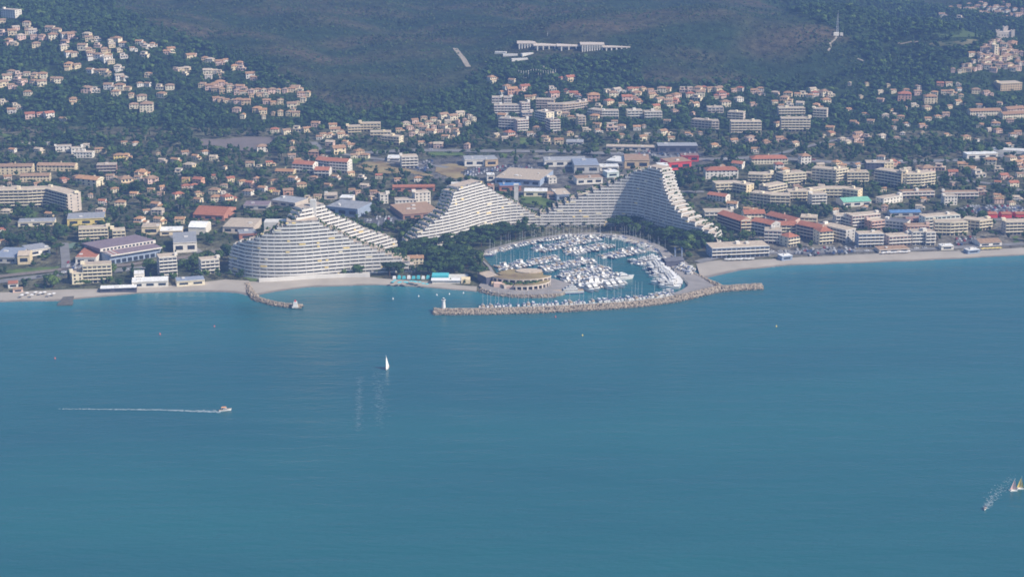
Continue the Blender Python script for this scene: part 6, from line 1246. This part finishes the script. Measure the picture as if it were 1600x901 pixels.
def put_car(k, x, y, yaw, ph, i):
    o = obj('parked_car' if 'on the' not in ph else 'moving_car', car_mesh(k), None, (x, y, float(HL(x, y)) + .5), yaw, label='%s car %s, %s %s from west' % (k, ph, ordinal(i), k), category='car', group='cars ' + ph)
for lot, (ph, n) in CARP.items():
    W = LOTW[lot]; x0, x1 = min(p[0] for p in W), max(p[0] for p in W); y0, y1 = min(p[1] for p in W), max(p[1] for p in W); C = []
    for y in np.arange(y0 + 3, y1 - 2, 6.5):
        for x in np.arange(x0 + 2, x1 - 2, 2.8):
            if bool(in_poly([x], [y], W)[0]) and not any((x - f[0]) ** 2 + (y - f[1]) ** 2 < (f[2] * .8) ** 2 for f in FOOT): C.append((x + rc.uniform(-.2, .2), y + rc.uniform(-.3, .3)))
    rc.shuffle(C); C = sorted(C[:n]); cn = {}
    for x, y in C: k = rc.choice(['white', 'white', 'silver', 'dark', 'silver', 'white', 'red', 'blue', 'dark', 'silver']); i = cn.get(k, 0); cn[k] = i + 1; put_car(k, x, y, math.pi / 2 + rc.uniform(-.05, .05), ph, i)
for RP, ph, n in ((MOTORWAY, 'on the motorway', 16), (COASTROAD, 'on the coast road', 12), (EROAD, 'on the beach road', 14)):
    cn = {}; J = sorted(rc.sample(range(8, len(RP) - 8), min(n, len(RP) - 17)))
    for j in J: a, b = RP[j], RP[j + 1]; yaw = math.atan2(b[1] - a[1], b[0] - a[0]); s = rc.choice((-1, 1)) * 2.2; k = rc.choice(['white', 'silver', 'dark', 'red', 'white']); i = cn.get(k, 0); cn[k] = i + 1; put_car(k, a[0] - math.sin(yaw) * s, a[1] + math.cos(yaw) * s, yaw, ph, i)

# ------------------------------------------------------------------ trees
def tree_proto(kind, seed, leaves, lobes):
    """triangles of a crown (leaf clumps round an inner mass), unit height 1"""
    rs = np.random.RandomState(seed); V = []; F = []; c = 0
    shp = {'round': (.40, .40, .36, .60), 'pine': (.50, .50, .17, .80), 'cypress': (.13, .13, .48, .52), 'tall': (.27, .27, .40, .58), 'bush': (.62, .62, .46, .40)}[kind]
    L = []
    for k in range(lobes):
        if kind == 'cypress': ctr = np.array([rs.uniform(-.03, .03), rs.uniform(-.03, .03), .12 + .8 * (k + .5) / lobes]); r = .13 * (1 - .55 * abs((k + .5) / lobes - .35)) * np.array([1, 1, 1.5])
        else:
            d = rs.normal(size=3); d /= np.linalg.norm(d); q = rs.uniform(.35, .75); ctr = np.array([d[0] * shp[0] * q, d[1] * shp[1] * q, shp[3] + d[2] * shp[2] * q]); r = np.array([shp[0], shp[1], shp[2] if kind != 'pine' else shp[2] * .8]) * rs.uniform(.42, .66)
        L.append((ctr, r))
        v = ICO0[0] * r * (1 + rs.uniform(-.25, .25, (12, 1))) * .92 + ctr; V.append(v); F.append(ICO0[1] + c); c += 12
    for _ in range(leaves):
        ctr, r = L[rs.randint(len(L))]; d = rs.normal(size=3); d /= np.linalg.norm(d); d[2] = abs(d[2]) * .9 if rs.rand() < .7 else d[2]
        p = ctr + d * r * rs.uniform(.88, 1.22); s = rs.uniform(.045, .085) * (1 if kind != 'cypress' else .7) * (1.2 if leaves < 40 else 1)
        a = rs.normal(size=3); a /= np.linalg.norm(a); b = np.cross(a, d + rs.normal(size=3) * .5); b /= (np.linalg.norm(b) + 1e-6)
        V.append(np.array([p + a * s, p - a * s * .6 + b * s, p - a * s * .6 - b * s])); F.append(np.array([[c, c + 1, c + 2]])); c += 3
    return np.concatenate(V), np.concatenate(F)
def trunk_mesh(kind, seed):
    rs = random.Random(seed); m = MB(); h = {'round': .42, 'pine': .74, 'cypress': .2, 'tall': .35}[kind]; m.tube((0, 0, -.08), (0, 0, h), .035, .022, 6)
    for k in range(4): a = k * 1.6 + rs.random(); m.tube((0, 0, h * .7), (math.cos(a) * .17, math.sin(a) * .17, h + .12), .018, .008, 4)
    return m.mesh('trunk', [TRUNK])
FM = {'round': (F_MID, F_DARK, F_LIGHT), 'pine': (F_DARK, F_DARK, F_MID), 'cypress': (F_DARK, F_DARK, F_DARK), 'tall': (F_DARK, F_MID, F_MID)}
def place_trees():
    foots = np.array(FOOT); rs = np.random.RandomState(3)
    xs = np.arange(-860, 860, 6.6); ys = np.arange(1540, 3050, 6.6); X, Y = np.meshgrid(xs, ys); x = X.ravel() + rs.uniform(-3, 3, X.size); y = Y.ravel() + rs.uniform(-3, 3, X.size)
    z = HL(x, y); u, v = proj(x, y, z); k = (u > -140) & (u < 1740) & (v > -70) & in_poly(x, y, LANDPOLY); x, y, z, u, v = x[k], y[k], z[k], u[k], v[k]
    w = .5 + .25 * (np.sin(x / 31 + 1.7 * np.sin(y / 43)) + np.sin(y / 27 + 1.3 * np.sin(x / 37)))
    p = np.where(y < 2180, .55, .95) * (.5 + .9 * w)
    scr = in_poly(u, v, SCRUB) & (y > 2180); p[scr] = .02 + .8 * np.clip(w[scr] - .6, 0, 1) * 2
    gar = in_poly(u, v, GARDEN); p[gar] = .80
    p[in_poly(u, v, INDUS)] = .05; p[in_poly(u, v, AMB)] *= .7; p[(v < 5) & ~scr] = .6
    gate = in_poly(u, v, [(500, 135), (760, 140), (760, 215), (560, 215)]); p[gate] = .85
    keep = rs.rand(len(x)) < p
    keep &= dist_line(x, y, COAST) > 5
    for W in NOTREE: keep &= ~in_poly(x, y, W)
    keep &= ~in_poly(x, y, APRON) & ~in_poly(x, y, PLAT) & ~in_poly(x, y, b_edge + b_land[::-1])
    for P, w_ in ROADS: keep &= dist_line(x, y, P) > w_ / 2 + 3
    x, y, z, u, v, scr, gar = [a[keep] for a in (x, y, z, u, v, scr, gar)]
    h = 4.5 + 9.5 * rs.beta(1.6, 2.2, len(x)); h[gar] = rs.uniform(8, 13, gar.sum()); h[scr] = rs.uniform(3, 6.5, scr.sum()); lo = gar & (u > 800) & (u < 950) & (v < 368); h[lo] = rs.uniform(3, 5.5, lo.sum())
    ok = np.ones(len(x), bool); tan = .185
    for fx, fy, fr, hw, fh in foots:
        dx = np.abs(x - fx); dy = fy - y; ok &= ~((dx * dx + dy * dy) < (fr + 1.5) ** 2)
        if fh > 0:
            c = (dx < hw + 3) & (dy > 0) & (dy < 60); h[c] = np.minimum(h[c], .38 * fh + np.maximum(0, dy[c] - fr * .6) * tan + 1.5)
    ok &= h > 2.8; x, y, z, u, v, scr, gar, h = [a[ok] for a in (x, y, z, u, v, scr, gar, h)]
    kinds = np.array(['round', 'pine', 'cypress', 'tall']); kd = rs.choice(4, len(x), p=[.56, .2, .07, .17]); kd[gar] = rs.choice(4, gar.sum(), p=[.3, .6, .05, .05]); kd[scr] = 0
    kd[(kd == 2) & (h < 5)] = 0; h = np.where(kd == 2, h * 1.2, h)
    print('trees', len(x))
    dist = np.sqrt(x ** 2 + y ** 2 + CAM_H ** 2); sz = h / dist * np.where(kd == 2, .6, 1.0) * ((u > 0) & (u < 1600) & (v > 5)); own = np.argsort(-sz)[:300]; isown = np.zeros(len(x), bool); isown[own] = True
    # the three hundred that show largest: trees of their own
    near = {}; pro = {}
    for kn in kinds:
        near[kn] = []
        for j in range(3):
            V, F = tree_proto(kn, 100 + j * 7 + len(kn), 230, 9); near[kn].append((V, F, trunk_mesh(kn, j)))
        pro[kn] = [tree_proto(kn, 300 + j * 5 + len(kn), 26, 4) for j in range(5)]
    mk = np.array([(a, b) for a, b, c in MARKS]); lab = []
    NMS = {'round': 'broadleaf_tree', 'pine': 'umbrella_pine', 'cypress': 'cypress_tree', 'tall': 'poplar_tree'}; DSC = {'round': 'round dark tree', 'pine': 'umbrella pine', 'cypress': 'dark cypress', 'tall': 'tall leafy tree'}
    cl = {}
    for i in own: j = int(np.argmin((mk[:, 0] - x[i]) ** 2 + (mk[:, 1] - y[i]) ** 2)); cl.setdefault((kinds[kd[i]], j), []).append(i)
    cm = {}
    for (kn, j), L in cl.items():
        L.sort(key=lambda i: u[i])
        for n, i in enumerate(L):
            lb = DSC[kn] + ' near ' + MARKS[j][2] + ('' if len(L) == 1 else ', %s from west' % ordinal(n))
            q = rs.randint(3); f = rs.randint(3); key = (kn, q, f)
            if key not in cm: cm[key] = tri_mesh('crown', near[kn][q][0], near[kn][q][1], [FM[kn][f]])
            ro = thing(NMS[kn], lb, 'tree', (x[i], y[i], z[i]), rs.rand() * 6.28, 'trees near ' + MARKS[j][2]); ro.scale = (h[i] * rs.uniform(.9, 1.15), h[i] * rs.uniform(.9, 1.15), h[i])
            obj('crown', cm[key], ro); obj('trunk', near[kn][q][2], ro)
    def merge(sel, name, label, protos):
        V = []; F = []; M = []; c = 0
        for kn_i, kn in enumerate(kinds):
            for q in range(5):
                s = np.where(sel & (kd == kn_i) & (pidx == q))[0]
                if not len(s): continue
                pv, pf = protos[kn][q]; a = rs.rand(len(s)) * 6.28; ca, sa = np.cos(a), np.sin(a); hh = h[s]; wx = hh * rs.uniform(.75, 1.35, len(s))
                vx = (pv[None, :, 0] * ca[:, None] - pv[None, :, 1] * sa[:, None]) * wx[:, None] + x[s][:, None]; vy = (pv[None, :, 0] * sa[:, None] + pv[None, :, 1] * ca[:, None]) * wx[:, None] + y[s][:, None]; vz = pv[None, :, 2] * hh[:, None] + z[s][:, None] - .1 * hh[:, None]
                V.append(np.stack([vx, vy, vz], 2).reshape(-1, 3)); n = len(pv); F.append((pf[None] + (np.arange(len(s)) * n)[:, None, None] + c).reshape(-1, 3)); c += n * len(s)
                M.append(np.repeat(tint[s], len(pf)))
        obj(name, tri_mesh(name, np.concatenate(V), np.concatenate(F), [F_DARK, F_MID, F_LIGHT, F_SCRUB], np.concatenate(M)), kind='stuff', label=label, category='trees')
    pidx = rs.randint(0, 5, len(x)); tint = np.where(scr, 3, rs.choice(3, len(x), p=[.46, .44, .10])); pl = (y < 2180) & ~gar; tint[pl] = rs.choice(3, pl.sum(), p=[.34, .48, .18]); tint[kd == 2] = 0
    merge(~isown & (y >= 2180), 'hillside_woodland', 'dark continuous woodland covering the hill slopes', pro); merge(~isown & (y < 2180), 'town_tree_cover', 'remaining small trees and shrubs filling the gardens of the plain', pro)
    # scrub bushes
    n = 40000; bx = rs.uniform(-800, 800, n); by = rs.uniform(2180, 3150, n); bz = HL(bx, by); bu, bvv = proj(bx, by, bz); k = in_poly(bu, bvv, SCRUB)
    wv = .5 + .25 * (np.sin(bx / 31 + 1.7 * np.sin(by / 43)) + np.sin(by / 27 + 1.3 * np.sin(bx / 37))); k &= rs.rand(n) < (.25 + .8 * wv); bx, by, bz = bx[k], by[k], bz[k]; n = len(bx); print('bushes', n)
    r = .6 + 2.0 * rs.beta(1.3, 3, n); bv = ICO0[0][None] * (1 + rs.uniform(-.3, .3, (n, 12, 1))) * r[:, None, None] * np.array([1.2, 1.2, .8]); bv[:, :, 0] += bx[:, None]; bv[:, :, 1] += by[:, None]; bv[:, :, 2] += bz[:, None] + .2
    F = (ICO0[1][None] + (np.arange(n) * 12)[:, None, None]).reshape(-1, 3); obj('scrub', tri_mesh('scrub', bv.reshape(-1, 3), F, [F_SCRUB, F_DARK], np.repeat(rs.rand(n) < .3, 20).astype(int)), kind='stuff', label='low evergreen scrub dotted over the hills', category='scrub')
place_trees()

# ------------------------------------------------------------------ the air
hz = MB(); hz.box(0, 1750, -6, 19400, 15800, 0); hz = MB()
zt = 660.0; i = 0
hz.v = [(sx * 9700, y, z) for z in (-6.0, zt) for sx, y in ((-1, -6200), (1, -6200), (1, 9700), (-1, 9700))]
hz.f = [(0, 1, 5, 4), (1, 2, 6, 5), (2, 3, 7, 6), (3, 0, 4, 7), (4, 5, 6, 7), (3, 2, 1, 0)]; hz.m = [0] * 6
hm = bpy.data.materials.new('haze_air'); hm.use_nodes = True; n = hm.node_tree.nodes; n.clear(); out = n.new('ShaderNodeOutputMaterial'); pv = n.new('ShaderNodeVolumePrincipled')
pv.inputs['Color'].default_value = (*HAZE_COLOR, 1); pv.inputs['Density'].default_value = HAZE_DENSITY; pv.inputs['Anisotropy'].default_value = 0.0
hm.node_tree.links.new(pv.outputs[0], out.inputs['Volume'])
hz.build('haze', [hm], kind='stuff', label='pale blue summer haze over bay and hills', category='haze')

for o_ in list(scene.objects):
    for key_ in ('label', 'group'):
        t_ = o_.get(key_)
        if t_:
            for a_, b_ in (('westernmost', 'leftmost'), ('western', 'left'), ('eastern', 'right'), ('from the west', 'from the left'), ('from west', 'from left'), ('west', 'left'), ('east', 'right')): t_ = __import__('re').sub(r'\b' + a_ + r'\b', b_, t_)
            o_[key_] = t_
